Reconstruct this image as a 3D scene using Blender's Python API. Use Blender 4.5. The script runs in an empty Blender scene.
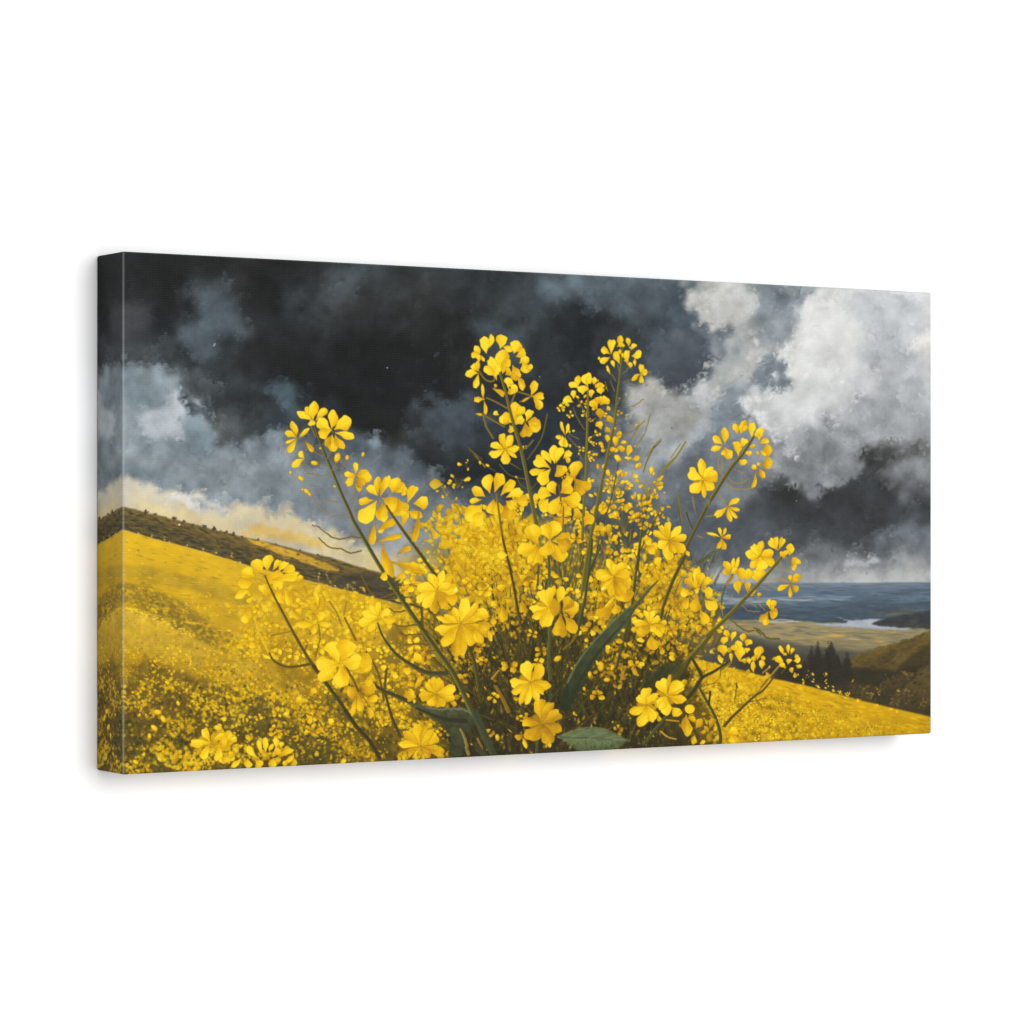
import bpy, math
import numpy as np

# =====================================================================
#  A gallery-wrapped canvas print (rapeseed blossoms under a storm sky)
#  hanging on a plain white wall.
# =====================================================================
rng = np.random.default_rng(7)

# ---------------------------------------------------------------------
#  1. THE PAINTING.  It is a flat printed picture, so it is painted here
#  stroke by stroke into a colour raster which is then carried by the
#  vertices of the canvas mesh.  Design coordinates (dx, dy) are the ones
#  the picture was measured in; QUAD are the picture's four corners there.
# ---------------------------------------------------------------------
QUAD = [(123.0, 251.7), (930.4, 292.8), (930.4, 733.2), (123.0, 774.3)]   # TL TR BR BL
S = 2
OX, OY = 118, 246
DW, DH = 818, 534
IW, IH = DW * S, DH * S
img = np.zeros((IH, IW, 3), np.float32)

def rgb(*c):
    return np.array(c, np.float32) / 255.0

def up(a, h, w):
    """smooth upsample of a small 2-D grid to h x w"""
    gh, gw = a.shape
    y = np.linspace(0, gh - 1.001, h); x = np.linspace(0, gw - 1.001, w)
    yi = y.astype(int); xi = x.astype(int)
    fy = (y - yi)[:, None]; fx = (x - xi)[None, :]
    fy = fy * fy * (3 - 2 * fy); fx = fx * fx * (3 - 2 * fx)
    a00 = a[np.ix_(yi, xi)]; a01 = a[np.ix_(yi, xi + 1)]
    a10 = a[np.ix_(yi + 1, xi)]; a11 = a[np.ix_(yi + 1, xi + 1)]
    return ((a00 * (1 - fx) + a01 * fx) * (1 - fy) + (a10 * (1 - fx) + a11 * fx) * fy).astype(np.float32)

def fbm(h, w, cell, octs=5, gain=0.5, stretch=1.0):
    """fractal noise, about -1..1; cell = size in pixels of the coarsest blob"""
    out = np.zeros((h, w), np.float32); amp = 1.0; tot = 0.0
    for _ in range(octs):
        gh = max(2, int(h / cell) + 2); gw = max(2, int(w / (cell * stretch)) + 2)
        out += amp * up(rng.uniform(-1, 1, (gh, gw)), h, w)
        tot += amp; amp *= gain; cell = max(1.5, cell / 2)
    return out / tot * 1.6

def boxblur(a, r):
    if r < 1: return a
    for ax in (0, 1):
        p = [(0, 0)] * a.ndim; p[ax] = (r + 1, r)
        c = np.cumsum(np.pad(a, p, mode='edge'), axis=ax, dtype=np.float64)
        n = a.shape[ax]
        hi = np.take(c, range(2 * r + 1, 2 * r + 1 + n), axis=ax)
        lo = np.take(c, range(0, n), axis=ax)
        a = ((hi - lo) / (2 * r + 1)).astype(np.float32)
    return a

def blur(a, r):
    r = int(round(r))
    return boxblur(boxblur(a, r), max(1, r // 2)) if r >= 1 else a

def inpoly(X, Y, pts):
    m = np.zeros(X.shape, bool); n = len(pts)
    for i in range(n):
        x0, y0 = pts[i]; x1, y1 = pts[(i + 1) % n]
        if y0 == y1: continue
        c = ((Y >= y0) != (Y >= y1)) & (X < (x1 - x0) * (Y - y0) / (y1 - y0) + x0)
        m ^= c
    return m

# ---------------- sky, at design resolution ---------------------------
sx, sy = np.meshgrid(np.arange(DW, dtype=np.float32) + OX, np.arange(DH, dtype=np.float32) + OY)
n1 = fbm(DH, DW, 60, 6, 0.55); n2 = fbm(DH, DW, 60, 6, 0.55)
n3 = fbm(DH, DW, 16, 4, 0.6);  n4 = fbm(DH, DW, 16, 4, 0.6)
n5 = fbm(DH, DW, 90, 6, 0.5);  n6 = fbm(DH, DW, 26, 5, 0.55)

cols = [118, 175, 225, 275, 325, 375, 425, 475, 525, 575, 625, 675, 725, 775, 825, 875, 936]
rows = [246, 290, 325, 360, 395, 430, 465, 500, 535, 570, 600]
G = [
 [44, 40, 42, 46, 58, 64, 58, 62, 56, 84, 100, 112, 172, 112, 185, 196, 184],
 [46, 42, 68, 42, 64, 62, 58, 54, 64, 92, 86, 92, 158, 122, 206, 206, 184],
 [60, 45, 72, 46, 50, 52, 58, 48, 72, 52, 72, 86, 112, 180, 212, 202, 192],
 [74, 58, 62, 38, 40, 36, 42, 50, 70, 46, 76, 82, 165, 140, 214, 206, 178],
 [122, 100, 56, 48, 40, 33, 46, 50, 46, 50, 84, 116, 165, 190, 210, 182, 166],
 [148, 160, 92, 62, 60, 44, 68, 52, 44, 58, 140, 162, 122, 176, 176, 160, 152],
 [144, 148, 136, 116, 110, 82, 52, 44, 48, 62, 138, 122, 122, 132, 150, 78, 130],
 [150, 150, 148, 136, 128, 108, 98, 86, 76, 76, 100, 92, 128, 66, 56, 54, 96],
 [160, 165, 158, 150, 148, 136, 124, 112, 100, 92, 96, 92, 94, 74, 62, 84, 116],
 [170, 170, 170, 168, 160, 150, 138, 124, 112, 104, 104, 104, 120, 132, 148, 152, 152],
 [170, 170, 170, 170, 160, 150, 140, 130, 120, 110, 110, 110, 130, 140, 160, 160, 155]]
G = np.array(G, np.float32)
wx = sx + n1 * 20 + n3 * 7; wy = sy + n2 * 18 + n4 * 7
def gridsample(A, x, y):
    ci = np.interp(x, cols, range(len(cols))); ri = np.interp(y, rows, range(len(rows)))
    c0 = np.clip(ci.astype(int), 0, len(cols) - 2); r0 = np.clip(ri.astype(int), 0, len(rows) - 2)
    fx = ci - c0; fy = ri - r0
    fx = fx * fx * (3 - 2 * fx); fy = fy * fy * (3 - 2 * fy)
    return ((A[r0, c0] * (1 - fx) + A[r0, c0 + 1] * fx) * (1 - fy)
            + (A[r0 + 1, c0] * (1 - fx) + A[r0 + 1, c0 + 1] * fx) * fy)
g = gridsample(G, wx, wy)
g = g * (1 + 0.16 * n6 + 0.10 * n5) + n3 * 3
tint = np.interp(sx, [118, 220, 420, 520, 640, 760, 820, 936], [4, 5, 4, 7, 8, 7, 1, 2]).astype(np.float32)
tint = tint * np.clip(1 - np.abs(g - 95) / 160, 0.15, 1) + n5 * 3
sky = np.stack([g - tint * 0.9, g, g + tint * 0.95], -1) / 255.0

edges = []
n7 = fbm(DH, DW, 9, 3, .6); n8 = fbm(DH, DW, 9, 3, .6)
def cloud(pts, c0, c1, soft=2, ragged=9, a=1.0, grad=(0, 1), var=0.10, big=1.0, rim=True):
    """a ragged-edged cloud mass; colour runs c0->c1 along grad"""
    global sky
    pts = np.array(pts, np.float32)
    X = sx + (n1 * 0.9 * big + n3 * 0.9 + n7 * .8) * ragged; Y = sy + (n2 * 0.9 * big + n4 * 0.9 + n8 * .8) * ragged
    if rim: edges.append((pts, c0, c1, ragged, a))
    m = blur(inpoly(X, Y, [tuple(p) for p in pts]).astype(np.float32), soft)[..., None] * a
    t = (X - pts[:, 0].min()) / max(1, np.ptp(pts[:, 0])) * grad[0] + (Y - pts[:, 1].min()) / max(1, np.ptp(pts[:, 1])) * grad[1]
    t = np.clip(t + n6 * 0.25, 0, 1)[..., None]
    c = (rgb(*c0) * (1 - t) + rgb(*c1) * t) * (1 + var * (n6 + n3 * .6))[..., None]
    sky = sky * (1 - m) + c * m

def Zp(ox, oy, k, pts):
    return [(ox + p[0] / k, oy + p[1] / k) for p in pts]
K4 = 1024 / 280.0

# upper-left dark mass with blue gaps
cloud([(196, 285), (222, 288), (232, 310), (246, 330), (232, 350), (216, 348), (206, 330), (200, 305)], (92, 104, 113), (80, 89, 98), 6, 11, .75)
cloud([(180, 325), (208, 322), (216, 345), (206, 362), (186, 360)], (98, 108, 118), (88, 96, 104), 5, 9, .8)
cloud([(120, 305), (138, 300), (146, 320), (136, 340), (118, 345)], (88, 88, 92), (70, 71, 75), 6, 9, .7)
cloud([(266, 392), (284, 384), (300, 400), (302, 420), (286, 418), (270, 404)], (76, 90, 100), (82, 96, 106), 5, 10, .85)
cloud([(228, 335), (300, 330), (320, 360), (330, 400), (290, 385), (250, 372), (225, 370)], (36, 37, 39), (38, 38, 41), 6, 12, .7)
cloud([(150, 258), (205, 262), (195, 290), (190, 318), (150, 310), (140, 280)], (40, 41, 43), (44, 44, 46), 7, 10, .7)
cloud([(318, 262), (356, 264), (352, 290), (328, 300), (318, 280)], (92, 99, 107), (80, 86, 92), 6, 13, .75)
cloud([(345, 345), (392, 356), (430, 352), (436, 300), (452, 300), (448, 380), (420, 420), (400, 440), (372, 432), (350, 400)], (36, 38, 41), (35, 36, 39), 5, 11, .8)
cloud([(418, 272), (430, 268), (426, 290), (420, 284)], (96, 98, 102), (78, 80, 86), 4, 5, .6)
cloud([(540, 280), (556, 270), (592, 270), (585, 290), (556, 300), (545, 296)], (104, 116, 124), (96, 108, 118), 6, 9, .7)
# blue-lit puff in the middle
cloud([(416, 410), (424, 396), (448, 396), (470, 392), (482, 410), (470, 440), (446, 450), (420, 430)], (82, 92, 102), (62, 67, 74), 4, 13, .9)
cloud([(470, 330), (520, 322), (530, 360), (500, 372), (470, 352)], (82, 96, 104), (68, 78, 86), 7, 13, .7)
cloud([(528, 330), (560, 318), (585, 335), (580, 372), (548, 386), (530, 362)], (44, 48, 53), (46, 50, 56), 6, 10, .8)
# left storm bank
cloud([(112, 392), (118, 372), (128, 362), (138, 372), (146, 384), (158, 366), (168, 372), (172, 392), (190, 398), (200, 408), (206, 420), (214, 440),
       (220, 456), (236, 450), (246, 462), (262, 448), (280, 452), (298, 470), (330, 470), (340, 560), (112, 560)], (124, 136, 145), (138, 144, 149), 4, 11, .9)
cloud([(165, 398), (172, 392), (180, 402), (192, 396), (200, 404), (178, 420), (176, 432), (160, 440), (142, 428), (140, 412), (155, 404)], (182, 186, 192), (164, 170, 178), 3, 6, .85)
cloud([(112, 410), (130, 402), (136, 430), (126, 446), (112, 440)], (150, 160, 168), (150, 156, 162), 4, 6, .6)
cloud([(182, 410), (200, 408), (212, 430), (216, 448), (200, 462), (186, 446), (178, 428)], (136, 150, 158), (116, 128, 138), 3, 6, .8)
cloud([(176, 398), (184, 393), (192, 402), (200, 412), (190, 413), (183, 408)], (70, 76, 84), (66, 70, 78), 2, 4, .8)
cloud([(196, 392), (204, 396), (212, 412), (208, 420), (200, 408)], (92, 100, 108), (82, 90, 98), 2, 4, .8)
cloud([(215, 452), (228, 446), (244, 440), (256, 432), (268, 442), (276, 456), (262, 470), (240, 476), (222, 470)], (112, 122, 130), (136, 144, 150), 3, 8, .8)
cloud([(262, 434), (270, 428), (280, 436), (286, 448), (272, 450)], (132, 142, 150), (126, 134, 142), 2, 5, .8)
cloud([(228, 432), (240, 438), (250, 448), (244, 454), (232, 446)], (62, 66, 72), (70, 76, 84), 3, 6, .8)
cloud([(340, 442), (372, 436), (384, 440), (402, 452), (430, 470), (420, 500), (350, 490)], (94, 104, 114), (108, 116, 126), 4, 9, .8)
cloud([(368, 440), (373, 432), (378, 436), (382, 446), (374, 450)], (130, 142, 152), (110, 120, 130), 2, 4, .9)
cloud([(426, 466), (432, 460), (438, 476), (446, 490), (436, 488), (428, 478)], (128, 132, 138), (112, 116, 124), 2, 5, .7)
cloud([(300, 490), (420, 480), (470, 500), (470, 570), (400, 575), (320, 545)], (118, 124, 132), (150, 152, 152), 8, 10, .7)
# warm band above the left hill
cloud([(112, 490), (120, 480), (132, 474), (140, 480), (152, 476), (160, 482), (172, 486), (184, 492), (196, 488), (210, 494), (224, 504), (238, 506),
       (252, 502), (262, 508), (276, 514), (294, 520), (318, 530), (345, 542), (380, 552), (410, 566), (420, 600), (112, 600)], (208, 199, 178), (198, 176, 126), 3, 7, .92, (0.2, 1.1), .05)
cloud([(170, 494), (184, 488), (200, 494), (216, 498), (230, 506), (220, 510), (200, 506), (184, 502)], (218, 214, 204), (206, 200, 186), 1, 5, .9)
cloud([(190, 496), (206, 496), (222, 506), (234, 512), (216, 510), (200, 505)], (140, 148, 154), (150, 152, 150), 2, 4, .8)
cloud([(262, 512), (272, 506), (284, 512), (288, 518), (270, 520)], (150, 150, 144), (170, 162, 140), 2, 4, .7)
cloud([(236, 532), (262, 524), (296, 532), (330, 544), (334, 552), (300, 545), (262, 540)], (214, 178, 104), (206, 172, 104), 3, 4, .8)
cloud([(130, 498), (200, 510), (230, 524), (190, 522), (150, 512)], (222, 198, 144), (220, 196, 140), 3, 4, .6)
cloud([(250, 540), (300, 547), (345, 556), (372, 566), (330, 562), (270, 550)], (190, 184, 170), (196, 186, 160), 3, 3, .6)
cloud([(305, 530), (372, 545), (430, 560), (440, 580), (380, 574), (330, 552)], (196, 186, 156), (190, 172, 124), 4, 5, .7)

# centre-right cumulus mass (upper)
cloud(Zp(520, 250, K4, [(600, 150), (660, 100), (860, 110), (850, 190), (900, 250), (960, 230), (1030, 300), (960, 400), (840, 450), (830, 500), (850, 520), (760, 520),
      (700, 570), (640, 640), (520, 680), (420, 600), (400, 500), (470, 470), (520, 500), (560, 530), (620, 500), (640, 440), (730, 400), (760, 350), (800, 300), (740, 260), (700, 270), (620, 250)]),
      (186, 185, 180), (150, 153, 158), 3, 15, .9, (-.3, 1.0), .12)
cloud(Zp(520, 250, K4, [(700, 220), (760, 260), (850, 230), (1000, 230), (950, 330), (880, 350), (830, 280), (760, 300)]), (132, 136, 142), (148, 150, 154), 4, 8, .75)
cloud(Zp(520, 250, K4, [(640, 260), (700, 280), (760, 260), (790, 280), (760, 350), (710, 400), (640, 440), (620, 490), (560, 540), (500, 480), (480, 360), (560, 280)]),
      (92, 97, 106), (72, 75, 84), 3, 9, .92)
cloud(Zp(520, 250, K4, [(380, 490), (500, 470), (600, 560), (640, 620), (560, 700), (430, 760), (380, 640)]), (166, 164, 156), (132, 134, 138), 5, 9, .8)
# blue hole between the two cumulus masses
cloud(Zp(700, 270, K4, [(190, 40), (470, 60), (430, 110), (380, 150), (370, 210), (310, 280), (250, 260), (230, 200), (190, 140)]), (114, 123, 131), (138, 143, 150), 6, 13, .85)
cloud(Zp(700, 270, K4, [(180, 380), (230, 340), (330, 330), (340, 380), (290, 420), (220, 430), (150, 490), (200, 540), (120, 600), (20, 560), (30, 480), (100, 430), (190, 440)]),
      (120, 128, 137), (122, 130, 139), 4, 10, .75)
cloud(Zp(700, 270, K4, [(120, 560), (220, 540), (300, 640), (290, 700), (180, 720), (40, 700), (-60, 640), (20, 580)]), (126, 134, 144), (120, 124, 134), 5, 8, .8)
# big white cumulus
cloud(Zp(700, 270, K4, [(470, 60), (860, 80), (870, 560), (760, 600), (640, 640), (580, 760), (480, 800), (340, 780), (230, 700), (310, 670), (290, 610), (240, 560), (190, 510), (140, 500),
      (180, 460), (220, 430), (260, 410), (320, 410), (340, 370), (310, 320), (310, 280), (350, 240), (375, 200), (385, 150), (420, 110)]),
      (205, 206, 206), (156, 158, 163), 1, 8, 1.0, (.05, .9), .10)
cloud(Zp(700, 270, K4, [(400, 140), (520, 100), (600, 180), (620, 300), (560, 440), (460, 560), (330, 560), (260, 480), (330, 420), (380, 300)]), (220, 220, 217), (204, 205, 206), 6, 12, .75, (0, 1), .08)
cloud(Zp(700, 270, K4, [(600, 90), (760, 100), (800, 220), (700, 320), (620, 280), (560, 180)]), (182, 185, 190), (170, 173, 179), 6, 16, .75)
cloud(Zp(700, 270, K4, [(760, 290), (800, 240), (860, 220), (860, 340), (780, 350)]), (212, 208, 204), (206, 204, 202), 2, 7, .9)
cloud(Zp(700, 270, K4, [(560, 480), (640, 440), (850, 380), (860, 640), (760, 640), (680, 620), (600, 660), (560, 600), (540, 540)]), (160, 163, 168), (138, 140, 146), 5, 10, .8)
cloud(Zp(700, 270, K4, [(330, 580), (480, 560), (560, 590), (620, 680), (610, 730), (540, 770), (400, 800), (300, 760), (270, 700), (330, 640)]), (158, 160, 164), (100, 102, 107), 6, 11, .85)
cloud(Zp(700, 270, K4, [(210, 730), (300, 670), (330, 720), (320, 800), (200, 830), (120, 820)]), (146, 149, 154), (106, 109, 115), 8, 11, .8)
cloud([(846, 345), (880, 330), (926, 352), (936, 372), (890, 380), (862, 372)], (170, 173, 178), (150, 153, 159), 5, 16, .6)
cloud([(772, 452), (800, 430), (838, 432), (856, 446), (826, 462), (790, 474)], (132, 135, 140), (108, 110, 115), 5, 14, .6)
cloud([(700, 330), (740, 318), (772, 336), (756, 352), (724, 362)], (150, 154, 158), (136, 141, 148), 4, 14, .55)
cloud([(640, 340), (672, 318), (700, 330), (690, 362), (660, 384), (640, 370)], (88, 96, 104), (74, 80, 88), 5, 14, .6)
cloud([(560, 290), (600, 282), (632, 300), (610, 316), (574, 312)], (104, 116, 124), (88, 98, 106), 6, 15, .6)
cloud([(762, 366), (784, 364), (788, 378), (778, 388), (762, 386)], (122, 129, 137), (126, 133, 140), 3, 6, .8)
# dark belly
cloud(Zp(700, 270, K4, [(600, 650), (640, 640), (700, 660), (740, 640), (800, 630), (740, 700), (670, 730), (680, 790), (720, 830), (860, 850), (860, 960), (600, 940), (420, 960), (240, 920), (140, 910),
      (170, 870), (240, 840), (330, 840), (420, 810), (500, 820), (540, 770), (600, 740), (630, 700)]), (58, 59, 60), (68, 71, 76), 7, 11, .92, (.1, .9), .1, rim=False)
cloud(Zp(700, 270, K4, [(680, 740), (730, 720), (790, 680), (870, 700), (870, 840), (740, 830), (690, 800)]), (142, 144, 148), (100, 102, 108), 5, 11, .9, rim=False)
cloud(Zp(700, 270, K4, [(-80, 940), (200, 910), (420, 950), (620, 930), (860, 950), (860, 1030), (700, 1060), (620, 1130), (420, 1100), (200, 1110), (-80, 1120)]), (88, 93, 101), (82, 86, 93), 6, 11, .6)
cloud(Zp(700, 490, K4, [(360, 30), (640, 20), (700, 110), (640, 240), (520, 240), (420, 180)]), (56, 57, 60), (70, 72, 77), 7, 11, .7)
cloud(Zp(700, 490, K4, [(640, 140), (740, 120), (860, 130), (860, 240), (700, 230)]), (104, 110, 120), (126, 130, 138), 5, 9, .7)
cloud(Zp(700, 490, K4, [(300, 300), (420, 260), (500, 265), (540, 255), (600, 265), (640, 245), (700, 255), (860, 240), (860, 345), (-60, 355), (-60, 330)]), (122, 126, 132), (166, 165, 163), 7, 7, .7, (0, 1), .05, rim=False)
cloud(Zp(700, 490, K4, [(520, 265), (545, 255), (570, 272), (600, 268), (630, 248), (650, 262), (600, 280), (550, 282)]), (186, 188, 190), (160, 162, 166), 1, 3, .8)
cloud(Zp(520, 250, K4, [(560, 760), (620, 720), (700, 760), (720, 900), (640, 1000), (540, 960), (520, 840)]), (80, 84, 92), (92, 96, 104), 8, 10, .6)
dk = np.clip(1 - sky.mean(-1, keepdims=True) * 1.6, 0, 1); cool = (sky[..., 2:3] > sky[..., 0:1]).astype(np.float32)
sky = sky * (1 - .05 * dk) + np.array([-.001, .002, -.006], np.float32) * cool
sky = np.clip(sky, 0, 1)
img[:] = np.repeat(np.repeat(sky, S, 0), S, 1)
img[:] = blur(img, 1)

# ---------------- brush primitives ------------------------------------
def toI(x, y):
    return (x - OX) * S, (y - OY) * S

def box(xs, ys, pad):
    x0 = max(0, int(min(xs) - pad)); x1 = min(IW, int(max(xs) + pad) + 2)
    y0 = max(0, int(min(ys) - pad)); y1 = min(IH, int(max(ys) + pad) + 2)
    return x0, x1, y0, y1

def comp(x0, x1, y0, y1, a, c):
    t = img[y0:y1, x0:x1]
    t += (c - t) * a[..., None]

def dab(x, y, l, w, ang, col, a=1.0, soft=1.0):
    """one elliptical touch of the brush (design px)"""
    X, Y = toI(x, y); l *= S; w *= S
    r = max(l, w) + 1.5
    x0, x1, y0, y1 = box((X - r, X + r), (Y - r, Y + r), 0)
    if x0 >= x1 or y0 >= y1: return
    yy, xx = np.mgrid[y0:y1, x0:x1].astype(np.float32)
    ca, sa = math.cos(ang), math.sin(ang)
    u = ((xx - X) * ca + (yy - Y) * sa) / l; v = ((yy - Y) * ca - (xx - X) * sa) / w
    d = 1 - np.sqrt(u * u + v * v)
    comp(x0, x1, y0, y1, np.clip(d * min(l, w) / soft, 0, 1) * a, np.asarray(col, np.float32))

def spline(pts, n=6):
    p = np.array(pts, np.float32)
    if len(p) < 3: return p
    q = np.vstack([2 * p[0] - p[1], p, 2 * p[-1] - p[-2]]); out = []
    for i in range(1, len(q) - 2):
        for t in np.linspace(0, 1, n, endpoint=False):
            out.append(0.5 * ((2 * q[i]) + (-q[i - 1] + q[i + 1]) * t + (2 * q[i - 1] - 5 * q[i] + 4 * q[i + 1] - q[i + 2]) * t * t
                              + (-q[i - 1] + 3 * q[i] - 3 * q[i + 1] + q[i + 2]) * t ** 3))
    out.append(q[-2]); return np.array(out, np.float32)

def stroke(pts, w0, w1, col, col2=None, a=1.0, side=0.0, jit=0.0, edge=1.0):
    """tapered stroke; col2 = colour of the lit side (side gives its reach)"""
    p = spline(pts)
    if jit: p[1:-1] += rng.normal(0, jit, p[1:-1].shape)
    P = (p - np.array([OX, OY])) * S
    pad = max(w0, w1) * S + 2
    x0, x1, y0, y1 = box(P[:, 0], P[:, 1], pad)
    if x0 >= x1 or y0 >= y1: return
    best = np.full((y1 - y0, x1 - x0), -1e9, np.float32); sgn = np.zeros_like(best)
    n = len(P) - 1
    for i in range(n):
        A = P[i]; B = P[i + 1]; d = B - A; L2 = float(d @ d) + 1e-6
        wa = (w0 + (w1 - w0) * i / n) * S / 2; wb = (w0 + (w1 - w0) * (i + 1) / n) * S / 2
        bx0, bx1, by0, by1 = box((A[0], B[0]), (A[1], B[1]), max(wa, wb) + 2)
        if bx0 >= bx1 or by0 >= by1: continue
        yy, xx = np.mgrid[by0:by1, bx0:bx1].astype(np.float32)
        t = np.clip(((xx - A[0]) * d[0] + (yy - A[1]) * d[1]) / L2, 0, 1)
        rx = xx - A[0] - t * d[0]; ry = yy - A[1] - t * d[1]
        v = (wa + (wb - wa) * t) - np.sqrt(rx * rx + ry * ry)
        s = (d[0] * ry - d[1] * rx) / math.sqrt(L2) / max(0.4, (wa + wb) / 2)
        sl = (slice(by0 - y0, by1 - y0), slice(bx0 - x0, bx1 - x0))
        k = v > best[sl]
        best[sl] = np.where(k, v, best[sl]); sgn[sl] = np.where(k, s, sgn[sl])
    al = np.clip(best / edge + 0.5, 0, 1) * a
    if w0 < 1 or w1 < 1: al *= min(1.0, 0.35 + (w0 + w1) / 2 * .7)
    c = np.broadcast_to(np.asarray(col, np.float32), al.shape + (3,))
    if col2 is not None:
        t = np.clip(sgn * 0.9 + side, 0, 1)[..., None]
        c = c * (1 - t) + np.asarray(col2, np.float32) * t
    comp(x0, x1, y0, y1, al, c)

def poly(pts, c0, c1=None, grad=(0, 1), soft=1, ragged=0.0, a=1.0, var=0.08, cell=10, stretch=1.0, hang=None):
    """filled shape with streaky paint inside"""
    P = np.array(pts, np.float32); I = (P - np.array([OX, OY])) * S
    x0, x1, y0, y1 = box(I[:, 0], I[:, 1], 6 + ragged * S * 1.5 + soft * 2)
    h, w = y1 - y0, x1 - x0
    yy, xx = np.mgrid[y0:y1, x0:x1].astype(np.float32)
    na = fbm(h, w, cell * S, 4, .6, stretch); nb = fbm(h, w, cell * S, 4, .6, stretch)
    m = inpoly(xx + na * ragged * S, yy + nb * ragged * S, [tuple(q) for q in I]).astype(np.float32)
    m = blur(m, soft) * a
    c1 = c0 if c1 is None else c1
    t = (xx - I[:, 0].min()) / max(1, np.ptp(I[:, 0])) * grad[0] + (yy - I[:, 1].min()) / max(1, np.ptp(I[:, 1])) * grad[1]
    t = np.clip(t + na * 0.15, 0, 1)[..., None]
    c = (rgb(*c0) * (1 - t) + rgb(*c1) * t) * (1 + var * (nb + na * .5))[..., None]
    comp(x0, x1, y0, y1, m, np.clip(c, 0, 1))

YL = np.array([[252, 218, 44], [239, 192, 18], [211, 160, 14], [174, 126, 16], [124, 97, 22], [84, 73, 25]], np.float32) / 255
def yel(s):
    s = min(max(s, 0), 4.99); i = int(s); f = s - i
    return YL[i] * (1 - f) + YL[i + 1] * f

def petal(bx, by, tx, ty, w, s=0.5, notch=0.0, a=1.0, c=0.64, line=.42):
    """one petal from its base to its tip, w wide (design px)"""
    A = np.array(toI(bx, by), np.float32); B = np.array(toI(tx, ty), np.float32)
    d = B - A; L = float(np.hypot(*d)) + 1e-3; d /= L
    W = w * S / 2 / L
    x0, x1, y0, y1 = box((A[0], B[0]), (A[1], B[1]), w * S / 2 + 3)
    if x0 >= x1 or y0 >= y1: return
    yy, xx = np.mgrid[y0:y1, x0:x1].astype(np.float32)
    bend = rng.normal(0, .10)
    u = ((xx - A[0]) * d[0] + (yy - A[1]) * d[1]) / L
    v = ((yy - A[1]) * d[0] - (xx - A[0]) * d[1]) / L + bend * (u - .1) * (1 - u)
    ph = rng.uniform(0, 6.28)
    uu = u + notch * np.exp(-(v / (W * .35 + 1e-4)) ** 2) + .035 * np.sin(v / W * 3.4 + ph) + rng.uniform(-.10, .10) * v / W
    wt = np.where(uu > c, W * np.sqrt(np.clip(1 - ((uu - c) / (1 - c)) ** 2, 0, 1)),
                  W * (0.10 + 0.90 * np.sin(np.clip(uu / c, 0, 1) * math.pi / 2) ** 1.7))
    wt = np.where((uu < 0) | (uu > 1), -1, wt) * (1 + .09 * np.sin(u * 7 + ph) * np.sign(v) + .05 * np.sin(u * 15 + ph * 2))
    dist = (wt - np.abs(v)) * L
    if line > 0:
        comp(x0, x1, y0, y1, np.clip((dist + 1.3) / 1.8, 0, 1) * line * a, yel(s + 2.3) * .72)
    al = np.clip(dist / 1.3 + .2, 0, 1) * a
    sh = s + 0.75 * np.clip(1 - u / .55, 0, 1) + 0.30 * np.sin(v / W * 6 + ph) * np.clip(1.1 - u, 0, 1) * .7 \
        + rng.uniform(-.35, .75) + .75 * np.clip(v / W * rng.choice([-1, 1]), -.5, 1) - .25 * np.clip(u - .5, 0, 1)
    sh += rng.normal(0, .10, sh.shape) + nf[y0:y1, x0:x1] * .55
    rim = np.clip(1 - np.abs(dist - 1.6) / 1.3, 0, 1) * np.clip(-(v / W) * .8 + .1, 0, 1)
    hl_ = np.exp(-((v / W - rng.uniform(-.5, .5)) / .28) ** 2) * np.clip((u - .35) * 2.2, 0, 1) * np.clip((1 - u) * 4, 0, 1)
    sh = np.clip(sh - rim * .7 - hl_ * .55, 0, 4.9)
    i = sh.astype(int); f = (sh - i)[..., None]
    comp(x0, x1, y0, y1, al, YL[i] * (1 - f) + YL[i + 1] * f)

KZ = 1024 / 140.0
class Z:
    """a measuring window of 140 design px shown at 1024"""
    def __init__(s, x, y): s.x, s.y = x, y
    def p(s, q): return (s.x + q[0] / KZ, s.y + q[1] / KZ)
    def pts(s, l): return [s.p(q) for q in l]
    def petals(s, l, ds=0.0, a=1.0):
        for q in l:
            b = s.p(q[:2]); t = s.p(q[2:4])
            petal(b[0], b[1], t[0], t[1], q[4] / KZ * .96, (q[5] if len(q) > 5 else .35) + ds, notch=rng.choice([0, 0, .05, .09]), a=a)
    def flower(s, c, tips, ds=0.0, eye=True):
        cx, cy = s.p(c); md = np.median([math.hypot(s.p(q[:2])[0] - cx, s.p(q[:2])[1] - cy) for q in tips])
        if eye: dab(cx, cy, md * .62, md * .56, 0, yel(1.9 + ds + (tips[0][3] * .5 if len(tips[0]) > 3 else 0)), .9, 4.0)
        for q in tips:
            t = s.p(q[:2]); k = .06
            petal(cx + (t[0] - cx) * k, cy + (t[1] - cy) * k, t[0], t[1], q[2] / KZ * .92, (q[3] if len(q) > 3 else .3) + ds, notch=rng.choice([0, .05, .09]))
        if eye: eyes(cx, cy)
    def stem(s, l, w0, w1, c=(84, 82, 34), c2=(150, 138, 60), a=1.0, side=-.1, jit=0.0):
        stroke(s.pts(l), w0 / KZ, w1 / KZ, rgb(*c), None if c2 is None else rgb(*c2), a, side, jit)
    def buds(s, l, st=.6):
        for q in l:
            x, y = s.p(q[:2]); r = q[2] / KZ
            ang = q[3] if len(q) > 3 else rng.uniform(0, 3.14)
            dab(x, y, r * 1.0, r * .62, ang, yel(st + 1.8), .8)
            dab(x - .2, y - .2, r * .8, r * .48, ang, yel(st), 1)
            dab(x - r * .25, y - r * .25, r * .32, r * .2, ang, rgb(255, 232, 110), .7)

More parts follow.
